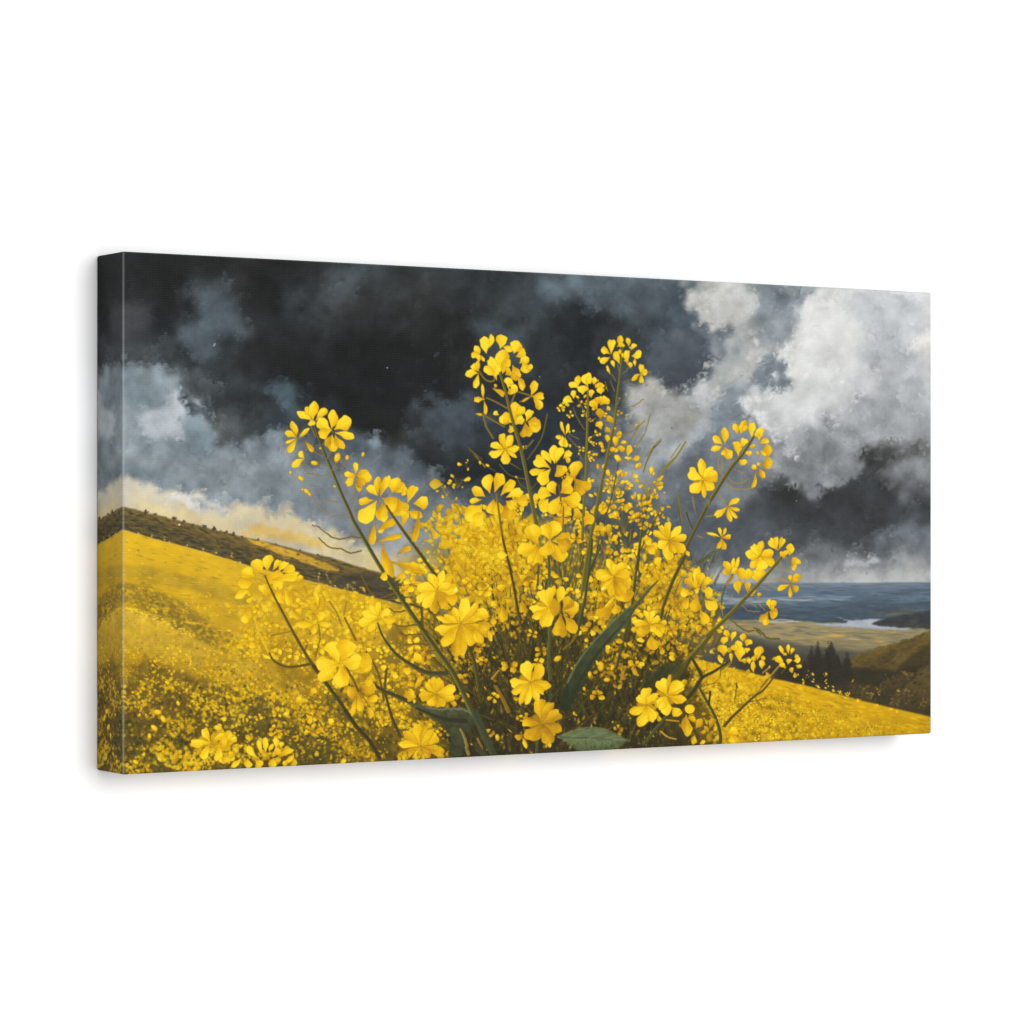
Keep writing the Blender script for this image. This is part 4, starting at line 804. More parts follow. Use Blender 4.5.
for l in ([(300, 570), (370, 600), (450, 645)], [(225, 688), (275, 692), (350, 735), (430, 780)], [(275, 690), (300, 780), (350, 865)], [(250, 380), (290, 435), (340, 450), (365, 425)], [(530, 525), (610, 550)], [(545, 600), (625, 560)], [(480, 610), (505, 540)], [(430, 540), (350, 500)]):
    B.stem(l, 12, 13, (112, 92, 30), (200, 158, 50))
for l in ([(595, 395), (625, 375), (645, 345)], [(575, 380), (560, 330)], [(550, 450), (520, 400)], [(485, 330), (500, 370), (510, 395)], [(600, 460), (670, 430)], [(510, 450), (540, 520)], [(470, 450), (490, 520)], [(240, 640), (270, 720), (320, 800)], [(270, 570), (330, 700)], [(300, 590), (330, 640)],
          [(200, 850), (240, 900), (280, 935)], [(205, 835), (280, 870)], [(560, 850), (670, 815), (720, 770)], [(600, 920), (660, 870), (720, 780), (760, 740)], [(560, 780), (550, 800)], [(600, 720), (650, 700)], [(640, 640), (700, 620), (750, 580)], [(700, 920), (760, 830), (800, 690)],
          [(360, 860), (420, 830)], [(350, 980), (380, 960)], [(280, 960), (300, 1020)], [(770, 1000), (840, 910), (880, 870)], [(950, 1010), (1020, 910)], [(360, 740), (400, 720)], [(580, 570), (560, 620)], [(650, 540), (610, 600)]):
    C.stem(l, 7, 9, (120, 104, 40), (172, 146, 60), .8, jit=.2)
C.buds([(485, 345, 12), (545, 795, 14), (365, 860, 16, 2.6), (690, 925, 12), (480, 500, 10), (575, 575, 9), (640, 760, 9), (700, 770, 14, 2.3), (735, 745, 12, 2.3), (280, 980, 14), (410, 985, 16)], 1.1)
for l in ([(390, 370), (385, 440), (400, 490), (430, 530)], [(410, 400), (420, 480)], [(470, 400), (465, 440)], [(440, 570), (480, 605), (540, 615), (640, 605)], [(455, 530), (500, 570), (560, 565), (610, 535)], [(500, 470), (570, 500)], [(660, 490), (645, 560), (635, 610)], [(440, 735), (385, 655)], [(355, 810), (290, 815)], [(300, 930), (360, 965)], [(230, 955), (270, 970)], [(330, 660), (310, 740)]):
    D.stem(l, 7, 8, (158, 126, 44), (196, 158, 62), .8, jit=.25)
D.stem([(0, 465), (60, 400), (110, 330), (148, 268)], 15, 8, (124, 116, 44), (168, 150, 60)); D.stem([(95, 660), (105, 760), (120, 890)], 16, 6, (112, 100, 44), (150, 130, 50)); D.stem([(150, 790), (170, 850), (195, 905)], 16, 8, (72, 68, 38), (130, 112, 44)); D.stem([(195, 670), (205, 740), (222, 800)], 11, 5, (140, 120, 60), None)

# right arching stem + twigs
stroke(I_.pts([(805, 275), (700, 400), (600, 510), (400, 720), (270, 840)]) + T.pts([(790, 50), (640, 215), (560, 290), (520, 350), (500, 390)]), 2.6, 6.0, rgb(84, 78, 28), rgb(168, 152, 56), 1, -.1)
I_.stem([(450, 400), (400, 480), (375, 560), (370, 620)], 16, 14, (84, 88, 44), (124, 120, 60)); I_.stem([(445, 420), (405, 470)], 26, 20, (150, 124, 40), None); I_.stem([(370, 620), (380, 700)], 8, 5, (170, 130, 50), None)
I_.stem([(420, 715), (500, 780), (570, 815), (640, 800), (700, 860), (790, 870)], 9, 18, (92, 86, 46), (120, 112, 56), jit=.3); I_.stem([(610, 790), (660, 840)], 14, 8, (84, 80, 40), None); I_.stem([(560, 795), (620, 800)], 10, 8, (176, 140, 50), None)
I_.stem([(160, 330), (220, 300), (290, 245), (340, 225)], 12, 14, (84, 86, 48), (130, 124, 60), jit=.4); I_.stem([(200, 320), (280, 260)], 24, 16, (76, 80, 50), None, .8); I_.stem([(70, 350), (150, 345)], 16, 10, (130, 110, 50), None, .8)
for l in ([(720, 430), (850, 440)], [(700, 460), (780, 500)], [(770, 400), (850, 450)], [(760, 365), (880, 365)], [(520, 620), (570, 665), (650, 665)], [(560, 590), (630, 640)], [(640, 560), (650, 620), (690, 660)], [(650, 480), (720, 515)], [(620, 500), (655, 550)], [(260, 90), (320, 125)], [(560, 520), (590, 560)], [(450, 540), (445, 610)], [(800, 260), (800, 330)]):
    I_.stem(l, 6, 7, (170, 132, 44), (206, 162, 60), .75, jit=.25)
# dark twigs at lower right
T.stem([(655, 205), (610, 290), (560, 350)], 26, 20, (66, 62, 28), (110, 98, 38)); T.stem([(670, 210), (710, 280), (740, 340)], 20, 26, (60, 58, 30), None); T.stem([(930, 235), (830, 300), (740, 350), (690, 430), (640, 490)], 16, 30, (56, 56, 30), None)
T.stem([(720, 420), (770, 510), (820, 600), (860, 700), (875, 790), (860, 860)], 18, 26, (70, 70, 34), (110, 100, 40)); T.stem([(800, 450), (790, 540)], 16, 14, (52, 50, 30), None); T.stem([(760, 405), (840, 385)], 7, 6, (86, 72, 28), (200, 160, 50))
T.stem([(880, 270), (870, 350)], 8, 5, (92, 76, 26), None); T.stem([(990, 390), (1000, 420)], 10, 8, (92, 76, 26), None); T.stem([(1024, 580), (950, 640), (900, 700)], 14, 16, (70, 66, 32), None)
U.stem([(425, 335), (370, 400), (300, 490), (240, 555)], 12, 14, (150, 120, 40), (206, 166, 70)); U.stem([(390, 410), (310, 510), (240, 560), (110, 680), (30, 765)], 12, 22, (78, 66, 28), (130, 104, 34)); U.stem([(330, 570), (200, 600)], 6, 6, (92, 76, 26), None); U.stem([(355, 345), (305, 385)], 14, 10, (160, 126, 44), None); U.stem([(480, 340), (440, 390)], 10, 8, (96, 78, 32), None)
U.stem([(340, 430), (290, 490)], 8, 7, (110, 84, 22), None); U.stem([(0, 365), (70, 310)], 12, 12, (120, 96, 34), None); U.stem([(115, 460), (110, 520), (100, 590)], 9, 5, (90, 72, 24), None)
T.stem([(480, 630), (420, 700), (350, 790), (310, 840)], 24, 26, (70, 72, 36), (112, 108, 56)); T.stem([(480, 655), (570, 665)], 12, 10, (190, 140, 34), None); T.stem([(440, 740), (490, 780), (550, 795)], 14, 10, (190, 146, 40), None)

# ---- leaves
leafD = (58, 66, 40)
pl = [(657, 580.5), (645, 595), (632, 604), (618, 616), (604, 630), (592, 643), (580, 658), (570, 673), (563, 690), (559, 708), (566, 712), (573, 702), (582, 684), (594, 664), (606, 648), (618, 634), (628, 620), (636, 606), (648, 593)]
poly(pl, (84, 92, 58), (42, 48, 28), (.0, 1), 1, .5, 1, .14, 6)
stroke([(656, 581), (640, 599), (622, 612), (605, 629), (590, 645), (576, 664), (567, 682)], .8, 2.0, rgb(104, 114, 80), a=.8)
stroke([(640, 601), (624, 622), (606, 642), (588, 666), (572, 694)], .8, 3.2, rgb(44, 50, 30), a=.75)
stroke([(632, 610), (616, 634), (598, 656)], .7, 1.2, rgb(78, 88, 54), a=.6)
poly([(658, 668), (672, 662), (684, 660), (676, 672), (660, 682), (640, 690), (646, 678)], (60, 62, 34), (48, 48, 28), (0, 1), 2, 1, .85, .12, 6)
# drooping dark leaf, lower left
poly(O.pts([(455, 450), (560, 480), (640, 490), (740, 490), (840, 490), (920, 520), (960, 560), (930, 620), (900, 680), (880, 750), (900, 850), (760, 850), (770, 720), (720, 620), (640, 580), (540, 520)]), (76, 80, 54), (44, 44, 28), (0, 1), 2, 1.2, .92, .18, 6)
stroke(O.pts([(590, 490), (660, 500), (720, 505), (800, 498), (880, 510), (930, 545)]), 1.2, 2.2, rgb(124, 126, 96), a=.7, jit=.4); O.stem([(520, 495), (650, 550), (760, 580), (880, 590)], 14, 34, (46, 46, 28), None, .8)
poly(O.pts([(770, 640), (830, 640), (880, 740), (850, 850), (780, 850)]), (70, 76, 48), (58, 62, 40), (0, 1), 2, 1, .9, .15, 6); O.stem([(840, 650), (880, 740), (900, 830)], 16, 26, (150, 124, 56), (206, 176, 84), .8, jit=.4); O.stem([(930, 640), (990, 740), (1020, 800)], 14, 20, (56, 52, 28), None)
O.stem([(965, 720), (1000, 790)], 18, 14, (164, 120, 34), None, .8)
# pale leaf at the bottom
pale = R.pts([(590, 705), (660, 680), (740, 650), (840, 632), (920, 642), (1000, 668), (1070, 705), (1120, 730), (1090, 760), (1010, 800), (900, 835), (730, 800), (670, 750)])
poly(pale, (104, 116, 78), (82, 94, 60), (0, 1), 1, .6, 1, .12, 6, 2)
stroke(R.pts([(600, 708), (760, 722), (920, 722), (1110, 730)]), 1.0, .6, rgb(150, 150, 104), a=.8)
stroke(R.pts([(620, 708), (740, 715), (860, 716), (1000, 726)]), 2.2, 1.2, rgb(62, 70, 44), a=.6)
for l in ([(700, 712), (760, 680), (840, 650)], [(830, 716), (900, 690), (960, 670)], [(940, 718), (1000, 705), (1050, 700)], [(740, 724), (780, 760), (800, 790)], [(860, 724), (900, 760), (930, 790)], [(960, 728), (1000, 760), (1030, 770)]):
    R.stem(l, 8, 5, (130, 138, 96), None, .5)
stroke(R.pts([(640, 690), (740, 652), (840, 634), (930, 645), (1000, 668)]), .8, .7, rgb(150, 130, 60), a=.7)
poly(T.pts([(190, 810), (260, 830), (330, 845), (250, 860), (150, 855)]), (46, 44, 28), None, (0, 1), 1, .6, .9, .1, 5)
R.stem([(0, 540), (60, 680), (130, 830)], 56, 50, (58, 66, 42), (78, 84, 52), .9); R.stem([(0, 760), (70, 850)], 40, 40, (66, 66, 42), None, .8); R.stem([(455, 680), (445, 820)], 20, 16, (74, 80, 44), (110, 108, 60)); R.stem([(150, 340), (200, 430), (240, 520)], 24, 30, (150, 104, 24), (190, 136, 30), .8)
R.stem([(120, 280), (170, 220)], 16, 12, (190, 140, 40), None, .9); R.buds([(600, 135, 36, 2.6), (835, 250, 28, 1.6), (160, 710, 30, 1.4), (720, 535, 18, 1.5), (795, 355, 20, 1.4), (40, 140, 26), (915, 190, 44, 1.5), (965, 75, 30, 1.4), (960, 290, 30), (1000, 200, 28)], 1.3)

# =====================  the sharp flowers  ============================
A.petals([(290, 410, 355, 490, 42, 2.1), (240, 395, 322, 318, 36, .7)])
A.flower((235, 388), [(200, 268, 56), (148, 340, 56), (146, 432, 26), (172, 500, 56, .8)], eye=False)
A.petals([(350, 262, 240, 196, 62), (345, 245, 300, 160, 55), (350, 265, 355, 124, 80, .3), (370, 262, 448, 170, 60), (335, 250, 345, 300, 60, .8)])
A.petals([(490, 365, 490, 490, 84, 1.0), (510, 365, 566, 470, 66, 1.1), (485, 370, 440, 450, 50, 1.2), (480, 330, 378, 258, 96, .3), (485, 330, 500, 186, 78, .3), (505, 330, 622, 245, 108, .2), (515, 352, 655, 378, 64, .4), (482, 332, 388, 370, 86, .7)])
eyes(*A.p((493, 345)))
A.petals([(285, 540, 250, 488, 46), (285, 540, 195, 592, 58)])
A.buds([(360, 572, 32, .2), (262, 684, 30, .7), (303, 778, 28, .7), (275, 765, 14), (528, 532, 42, 1.9), (600, 532, 24, 1.8), (186, 642, 18), (508, 742, 16, .3), (716, 508, 22, 1.9), (325, 800, 20, .9), (405, 465, 14)], .9)
A.petals([(665, 665, 760, 640, 80, .9), (670, 665, 775, 690, 90, 1.3), (660, 655, 577, 655, 48, .7), (655, 665, 590, 735, 60, .8), (662, 650, 662, 565, 42, .4), (670, 690, 690, 780, 48, 1.6), (665, 680, 720, 745, 70, 1.4)])
eyes(*A.p((660, 658)), .8)

E.petals([(420, 640, 450, 500, 60, 1.4), (450, 520, 560, 560, 70, 1.3), (540, 540, 495, 760, 56, 1.4)])
E.petals([(300, 640, 240, 670, 44, 1.2), (240, 660, 370, 580, 62, 1.2), (215, 610, 190, 770, 62, 1.2), (240, 745, 425, 700, 46, 1.5), (380, 830, 485, 785, 48, 1.3), (360, 900, 600, 950, 80, 1.2), (275, 770, 330, 1010, 80, 1.1), (300, 960, 270, 1024, 60, .8), (420, 960, 410, 1020, 60, 1.2), (560, 960, 470, 900, 60, 1.0)])
E.petals([(270, 470, 260, 600, 100, 1.4), (300, 460, 260, 560, 80, 1.5), (390, 470, 400, 560, 120, 1.6), (345, 380, 445, 330, 90, .8), (340, 390, 385, 280, 100, .4), (420, 360, 430, 410, 40, 1), (240, 400, 235, 272, 64), (262, 405, 308, 255, 68), (235, 405, 160, 335, 66), (205, 440, 95, 450, 60, .5), (225, 450, 120, 610, 124, .2), (380, 430, 420, 530, 120, 1.2), (275, 425, 375, 500, 116, .5),
           (455, 455, 512, 330, 74, .3), (500, 465, 606, 450, 104, .4)])
eyes(*E.p((255, 440))); eyes(*E.p((205, 450)), .8); eyes(*E.p((455, 465)), .6); eyes(*E.p((400, 395)), .6)
stroke(E.pts([(300, 480), (340, 545), (420, 660)]), 2.0, 2.8, rgb(84, 70, 26), rgb(130, 108, 36))

B.petals([(300, 250, 280, 125, 84), (325, 200, 342, 106, 44), (400, 210, 418, 110, 90, .2), (415, 195, 490, 225, 54, .9), (500, 250, 525, 155, 96, .3), (520, 270, 585, 225, 84, .5), (540, 320, 605, 275, 70, .6), (560, 310, 605, 388, 76, .7), (590, 360, 638, 335, 44, .6),
          (245, 270, 225, 185, 52), (260, 265, 185, 255, 56, .4), (245, 310, 245, 255, 40, .6), (262, 255, 282, 305, 28, .8), (240, 375, 200, 322, 66, .4), (240, 390, 146, 395, 64, .3), (242, 385, 235, 300, 40, .5), (242, 395, 212, 505, 50, .5),
          (420, 385, 398, 225, 120, .7), (420, 390, 460, 280, 70, .9), (375, 425, 310, 275, 74, .4), (365, 410, 280, 345, 66, .4), (355, 430, 385, 330, 56, .7), (490, 340, 535, 440, 90, .9), (520, 410, 575, 515, 56, .9), (440, 400, 480, 370, 70, 1.7), (455, 500, 470, 425, 76, .4), (475, 545, 525, 480, 66, .6), (460, 500, 500, 540, 60, .6), (350, 505, 435, 555, 44, 1.8), (360, 500, 370, 470, 30, 1.9)])
B.petals([(280, 590, 266, 472, 28, .5), (285, 580, 205, 585, 46, .5), (283, 585, 292, 695, 32, .6), (390, 695, 350, 675, 40, .6), (625, 555, 660, 448, 64, .7), (635, 560, 725, 555, 60, .6), (640, 560, 705, 652, 66, .7), (625, 560, 560, 600, 22, 1.0), (220, 688, 270, 695, 24, 1)])
B.petals([(510, 755, 530, 605, 104, .3), (500, 750, 405, 695, 104, .5), (520, 700, 575, 640, 70, .6), (505, 765, 575, 715, 66, .4), (590, 740, 625, 655, 62, .4), (600, 745, 690, 800, 110, 1.0), (600, 745, 680, 745, 70, 1.0), (585, 760, 590, 865, 96, 1.0), (470, 770, 490, 825, 54, .8), (430, 770, 450, 730, 50, .8)])
eyes(*B.p((590, 745)), .7)
stroke(B.pts([(398, 388), (440, 530), (480, 700), (530, 870)]), 2.2, 3.6, rgb(98, 88, 34), rgb(160, 138, 56), 1, -.05)

C.petals([(515, 240, 520, 138, 64), (585, 210, 580, 114, 50), (560, 195, 612, 175, 46, .5), (640, 195, 642, 132, 42), (660, 220, 692, 172, 40), (665, 265, 738, 245, 66, .4), (505, 250, 443, 210, 56, .4), (505, 275, 430, 312, 52, .4), (440, 290, 418, 275, 24, .4), (575, 325, 545, 230, 54, .4), (540, 350, 520, 295, 34, .5), (630, 320, 630, 220, 50, .7), (655, 355, 655, 310, 42, .6), (690, 340, 685, 292, 28, .6), (510, 405, 485, 335, 24, .8), (610, 300, 640, 290, 40, .8)])
C.buds([(655, 205, 14), (580, 235, 24, 1.6), (600, 260, 22, 1.6), (650, 165, 14), (690, 290, 12)], .9)
C.petals([(735, 400, 738, 320, 46, .9), (730, 395, 782, 370, 46, .9), (735, 390, 738, 470, 40, 1.0), (730, 395, 665, 438, 40, 1.1), (735, 395, 775, 395, 30, 1.0)])
C.petals([(340, 480, 332, 390, 84, .2), (330, 480, 370, 420, 50, .5), (275, 500, 270, 410, 56, .2), (275, 500, 212, 460, 56, .2), (310, 545, 300, 480, 88, .4), (388, 480, 392, 420, 44, .3), (410, 510, 455, 465, 56, .5), (440, 545, 435, 495, 66, .5), (370, 570, 365, 510, 56, .5), (400, 500, 420, 470, 40, .6), (235, 600, 165, 575, 66, .3), (240, 580, 240, 515, 44, .6), (410, 650, 385, 575, 90, 1.2), (440, 620, 490, 565, 80, .8), (480, 660, 506, 640, 42, .8), (430, 610, 420, 560, 60, .9),
          (440, 730, 430, 650, 66, 1.5), (480, 740, 526, 715, 70, 1.3), (440, 800, 425, 740, 60, 1.2), (470, 820, 505, 795, 52, 1.2), (400, 660, 380, 640, 40, 1.6), (285, 640, 275, 620, 34, 1.5), (545, 930, 550, 850, 50, 1.1), (490, 900, 485, 840, 40, 1.2), (590, 970, 590, 920, 60, 1.0), (520, 970, 525, 930, 44, 1.2), (450, 950, 450, 910, 30, 1.2), (640, 1024, 640, 1000, 60, .8)])
C.buds([(325, 560, 18), (300, 600, 16), (330, 640, 14), (270, 565, 20, .5), (640, 950, 12), (420, 445, 12)], .8)
stroke(C.pts([(345, 520), (345, 600), (335, 1020)]), 1.6, 2.6, rgb(104, 94, 36), rgb(164, 142, 52), 1, -.05)
C.petals([(180, 850, 148, 740, 28, .5), (182, 840, 208, 760, 32, .5), (178, 865, 108, 852, 36, .5), (160, 850, 160, 930, 64, .7), (178, 860, 185, 935, 42, .9)])

D.petals([(432, 290, 428, 168, 60, .4), (415, 290, 345, 232, 60, .4), (415, 300, 333, 332, 50, .4), (430, 310, 475, 390, 76, .9), (430, 320, 420, 370, 44, 1.0), (520, 215, 505, 138, 54, .4), (550, 215, 572, 110, 58, .4), (560, 200, 595, 150, 36, .5), (628, 235, 630, 122, 58, .3), (680, 260, 692, 166, 66, .5), (660, 240, 670, 200, 40, .7), (685, 285, 750, 252, 50, .6), (740, 390, 745, 290, 70, 1.0), (735, 370, 752, 465, 80, 1.5), (700, 370, 720, 345, 60, 1.1), (530, 370, 520, 262, 64, .5), (550, 310, 580, 240, 60, .7), (500, 300, 500, 270, 30, .8),
          (535, 400, 585, 432, 56, .6), (610, 375, 600, 335, 56, .7), (640, 320, 630, 290, 50, .8), (670, 470, 630, 445, 44, .8), (680, 460, 720, 535, 48, .9), (660, 360, 680, 350, 40, 1.1), (655, 500, 635, 615, 36, 1.0), (670, 450, 680, 420, 30, 1.0)])
stroke(D.pts([(640, 235), (560, 360), (470, 470), (330, 690)]), 2.6, 3.6, rgb(84, 76, 28), rgb(160, 138, 50), 1, -.05)
D.flower((268, 548), [(350, 560, 60, 1.2), (350, 620, 80, 1.0), (255, 396, 70, .3), (160, 480, 96, .3), (188, 640, 100, .4), (285, 680, 44, .9), (335, 450, 60, .6), (382, 510, 104, .8)])
D.flower((450, 745), [(530, 680, 50, .6), (355, 820, 58, .5), (475, 856, 44, .7), (545, 768, 34, .8), (525, 834, 34, .8)], eye=False)
I_.flower((372, 128), [(352, 50, 30, .7), (405, 55, 28, .7), (444, 120, 44, .7), (390, 222, 50, 1.0), (345, 215, 40, 1.0), (262, 92, 26, .8)], eye=False)

Gg.flower((362, 142), [(332, 24, 60, .4), (415, 42, 66, .4), (465, 138, 62, .5), (368, 256, 80, .6), (248, 194, 66, .4), (255, 105, 60, .4), (448, 205, 34, .9)])
Gg.petals([(400, 520, 380, 660, 124, 1.3), (430, 500, 525, 530, 100, 1.4), (280, 510, 270, 620, 110, .9), (300, 520, 320, 620, 90, .9), (250, 460, 225, 328, 92, .3), (290, 450, 330, 312, 92, .3), (220, 490, 125, 425, 80, .4), (190, 510, 100, 520, 46, .4), (330, 480, 432, 372, 78, .4), (380, 490, 490, 435, 78, .5), (200, 540, 85, 660, 136, .4), (210, 600, 140, 690, 100, .6), (370, 520, 440, 560, 90, 1.2)])
eyes(*Gg.p((235, 490))); eyes(*Gg.p((370, 490)), .8); eyes(*Gg.p((220, 545)), .8)
Gg.stem([(300, 470), (320, 620), (340, 760)], 13, 17, (120, 94, 26), (180, 140, 30))
Gg.petals([(740, 260, 795, 325, 116, 1.1), (870, 370, 850, 300, 60, .8), (700, 250, 640, 150, 66, .3), (680, 270, 570, 210, 92, .3), (650, 290, 540, 320, 60, .4), (725, 250, 715, 115, 84, .3), (735, 240, 765, 125, 70, .4), (790, 205, 846, 155, 56, .7), (795, 205, 840, 225, 50, .8), (690, 290, 610, 395, 98, .4), (870, 350, 885, 226, 96, .5), (870, 360, 970, 450, 130, 1.2), (880, 400, 930, 480, 80, 1.3), (870, 350, 800, 380, 80, 1.0), (960, 390, 990, 370, 44, 1),
           (760, 600, 830, 560, 130, 1.6), (860, 640, 915, 590, 90, 1.5), (720, 640, 800, 700, 100, 1.9), (700, 480, 605, 450, 110, .4), (680, 500, 625, 590, 96, .6), (730, 470, 685, 380, 86, .5), (770, 460, 840, 390, 120, .6), (790, 500, 915, 530, 130, 1.1), (765, 480, 695, 615, 104, .3), (940, 700, 1000, 620, 90, 1.3)])
for q in [(800, 340), (770, 545), (240, 480), (845, 635), (785, 210), (755, 420), (830, 650), (890, 700)]:
    for k in range(3): 
        x, y = Gg.p(q); dab(x + rng.normal(0, .8), y + rng.normal(0, .8), 1.3, .7, rng.uniform(0, 3), rgb(66, 54, 22), .9)
Gg.stem([(755, 400), (770, 520)], 9, 11, (110, 86, 24), None); Gg.stem([(790, 560), (785, 720)], 10, 12, (140, 104, 24), None)
Gg.petals([(720, 830, 780, 960, 120, 1.5), (720, 810, 850, 800, 130, 1.2), (740, 800, 830, 870, 110, 1.4), (700, 790, 735, 665, 118, .4), (690, 800, 640, 688, 96, .3)])
Gg.petals([(590, 840, 605, 985, 84, .8), (585, 845, 540, 980, 56, .6), (600, 830, 545, 688, 124, .25), (590, 840, 460, 890, 112, .3), (690, 800, 660, 922, 116, .25)])
eyes(*Gg.p((600, 840))); eyes(*Gg.p((715, 800)))
H.petals([(600, 850, 545, 790, 60, 1.0), (610, 840, 580, 905, 70, .9)])
H.flower((718, 808), [(838, 890, 90, .9), (712, 950, 90, 1.0), (598, 738, 56, .5), (645, 690, 50, .5), (705, 664, 58, .4), (800, 705, 66, .5), (850, 782, 66, .6), (635, 855, 76, .5), (760, 900, 60, 1.1)])

# left of centre
Kk.petals([(330, 360, 470, 370, 160, .9), (400, 360, 590, 330, 80, .8), (420, 420, 450, 545, 70, .7), (470, 420, 505, 550, 76, .7), (380, 400, 300, 460, 110, .9), (240, 380, 135, 410, 90, .5), (260, 340, 160, 300, 100, .5), (220, 440, 112, 490, 66, .3), (310, 310, 250, 212, 92, .2), (345, 300, 350, 180, 84, .1), (390, 290, 438, 212, 52, .2), (430, 300, 490, 228, 66, .2), (450, 310, 545, 265, 70, .3), (560, 380, 600, 330, 50, .5), (720, 570, 690, 440, 40, .6, ), (700, 620, 760, 640, 80, .5), (690, 690, 560, 690, 60, .5), (690, 690, 680, 760, 50, .4), (700, 690, 800, 690, 50, .9), (180, 600, 190, 680, 70, .4), (280, 850, 210, 830, 60, .5), (300, 900, 370, 940, 30, .3)])
eyes(*Kk.p((370, 300)), .9); eyes(*Kk.p((430, 298)), .6); eyes(*Kk.p((250, 430)), .6)
Kk.stem([(332, 340), (370, 430), (420, 530), (520, 720)], 11, 18, (92, 76, 26), (150, 124, 36)); Kk.stem([(460, 400), (475, 540)], 7, 6, (190, 148, 30), None, .7)
Kk.stem([(250, 640), (290, 760), (370, 930)], 16, 12, (236, 190, 40), None, .7); Kk.stem([(360, 900), (400, 960), (500, 1000), (660, 980)], 12, 20, (84, 72, 26), (130, 108, 34)); Kk.stem([(370, 770), (520, 740)], 10, 12, (130, 104, 24), None, .7); Kk.stem([(800, 520), (850, 600), (890, 700)], 12, 14, (140, 114, 28), None, .8); Kk.stem([(925, 520), (905, 620)], 12, 14, (150, 120, 34), None, .8); Kk.stem([(910, 640), (990, 800)], 14, 20, (116, 92, 26), None, .9); Kk.stem([(720, 690), (730, 790), (700, 920)], 10, 12, (130, 104, 26), None, .9); Kk.stem([(460, 900), (560, 825)], 7, 7, (190, 140, 40), None, .8); Kk.stem([(635, 840), (620, 880)], 12, 8, (110, 84, 30), None)
for l in ([(600, 385), (720, 430), (820, 420)], [(470, 240), (540, 310), (620, 340)], [(600, 400), (700, 460), (780, 470)], [(480, 570), (560, 610), (700, 680)], [(690, 540), (800, 620), (900, 640)], [(560, 640), (640, 720), (740, 760)]):
    M.stem(l, 9, 12, (120, 96, 30), (200, 160, 50), .75, jit=.4)

O.petals([(100, 150, 150, 240, 130, 1.1), (60, 120, 190, 160, 120, .9), (90, 340, 30, 420, 110, 1.7), (110, 330, 215, 380, 110, 1.3), (130, 310, 200, 300, 80, .8), (100, 390, 110, 520, 70, 1.3), (150, 440, 240, 420, 60, 1.0), (80, 400, 50, 550, 40, 1.4), (160, 480, 200, 570, 50, 1.1), (500, 150, 550, 110, 90, .9), (470, 200, 430, 240, 70, .9), (530, 260, 560, 300, 70, 1.1), (480, 300, 480, 340, 60, 1.1), (370, 230, 360, 280, 50, .6), (280, 230, 280, 180, 50, .6), (440, 380, 500, 420, 90, 1.3)])
O.stem([(10, 200), (60, 290), (95, 370)], 12, 16, (110, 78, 22), None); O.stem([(110, 380), (160, 460)], 10, 10, (150, 106, 24), None)
M.petals([(870, 160, 805, 10, 132, .1), (885, 150, 945, 0, 150, .1), (895, 165, 1034, 155, 124, .2), (865, 165, 700, 190, 120, .25), (868, 170, 722, 290, 104, .2), (880, 180, 888, 342, 128, .3)])
eyes(*M.p((878, 165)), 1.1)
N.stem([(625, 380), (610, 560)], 10, 9, (110, 90, 30), None, .8)
N.petals([(650, 260, 720, 330, 120, 1.5), (680, 250, 780, 310, 90, 1.6), (620, 250, 600, 390, 84, 1.2)])
N.flower((630, 222), [(745, 105, 80, .6), (680, 82, 66, .5), (790, 205, 96, .5), (730, 170, 70, .8), (590, 92, 80, .2), (494, 185, 96, .1), (475, 300, 70, .3), (530, 350, 84, .3)])
dab(*N.p((770, 215)), 1.6, 2.6, .3, rgb(255, 236, 120), .8)
N.petals([(205, 420, 60, 460, 80, .7), (205, 420, 90, 380, 70, .3), (205, 415, 150, 330, 60, .3), (205, 415, 205, 300, 50, .4), (210, 415, 290, 360, 60, .4), (220, 430, 330, 440, 60, .7), (200, 430, 130, 520, 60, .7)]); eyes(*N.p((208, 425)))
N.flower((805, 470), [(1010, 520, 100, 1.2), (985, 590, 60, 1.3), (920, 610, 130, 1.0), (1002, 378, 80, .5), (930, 318, 64, .5), (845, 276, 96, .2), (745, 350, 66, .3), (632, 410, 50, .4), (690, 400, 60, .4), (625, 530, 96, .3), (670, 625, 96, .5), (800, 720, 126, 1.1)])
eyes(*N.p((800, 465)), 1.2); eyes(*N.p((880, 450)), .7)
O.flower((662, 388), [(800, 430, 76, 1.4), (700, 495, 96, 1.5), (620, 480, 90, 1.4), (540, 425, 90, 1.2), (590, 300, 80, .9), (640, 270, 70, .7), (705, 280, 84, .9), (812, 345, 84, 1.0)])
O.flower((548, 772), [(735, 835, 90, 1.5), (600, 870, 90, 1.4), (505, 875, 60, 1.1), (370, 872, 84, 1.0), (390, 748, 70, .9), (430, 655, 70, 1.0), (525, 600, 86, 1.0), (590, 640, 56, 1.1), (680, 690, 100, 1.1), (640, 650, 60, 1.2)])
Q.stem([(545, 640), (535, 850)], 20, 22, (74, 80, 44), (116, 112, 50))
Q.petals([(625, 555, 608, 716, 118, 2.0), (650, 560, 742, 672, 92, 1.7), (640, 515, 762, 490, 100, 1.6), (640, 510, 700, 418, 100, 1.5), (605, 470, 636, 338, 74, .9)])
Q.flower((538, 492), [(472, 362, 96, .35), (555, 328, 80, .25), (396, 515, 80, .4), (420, 580, 70, .5), (505, 642, 112, .35)])
eyes(*Q.p((540, 492))); eyes(*Q.p((622, 530)), 1.1)
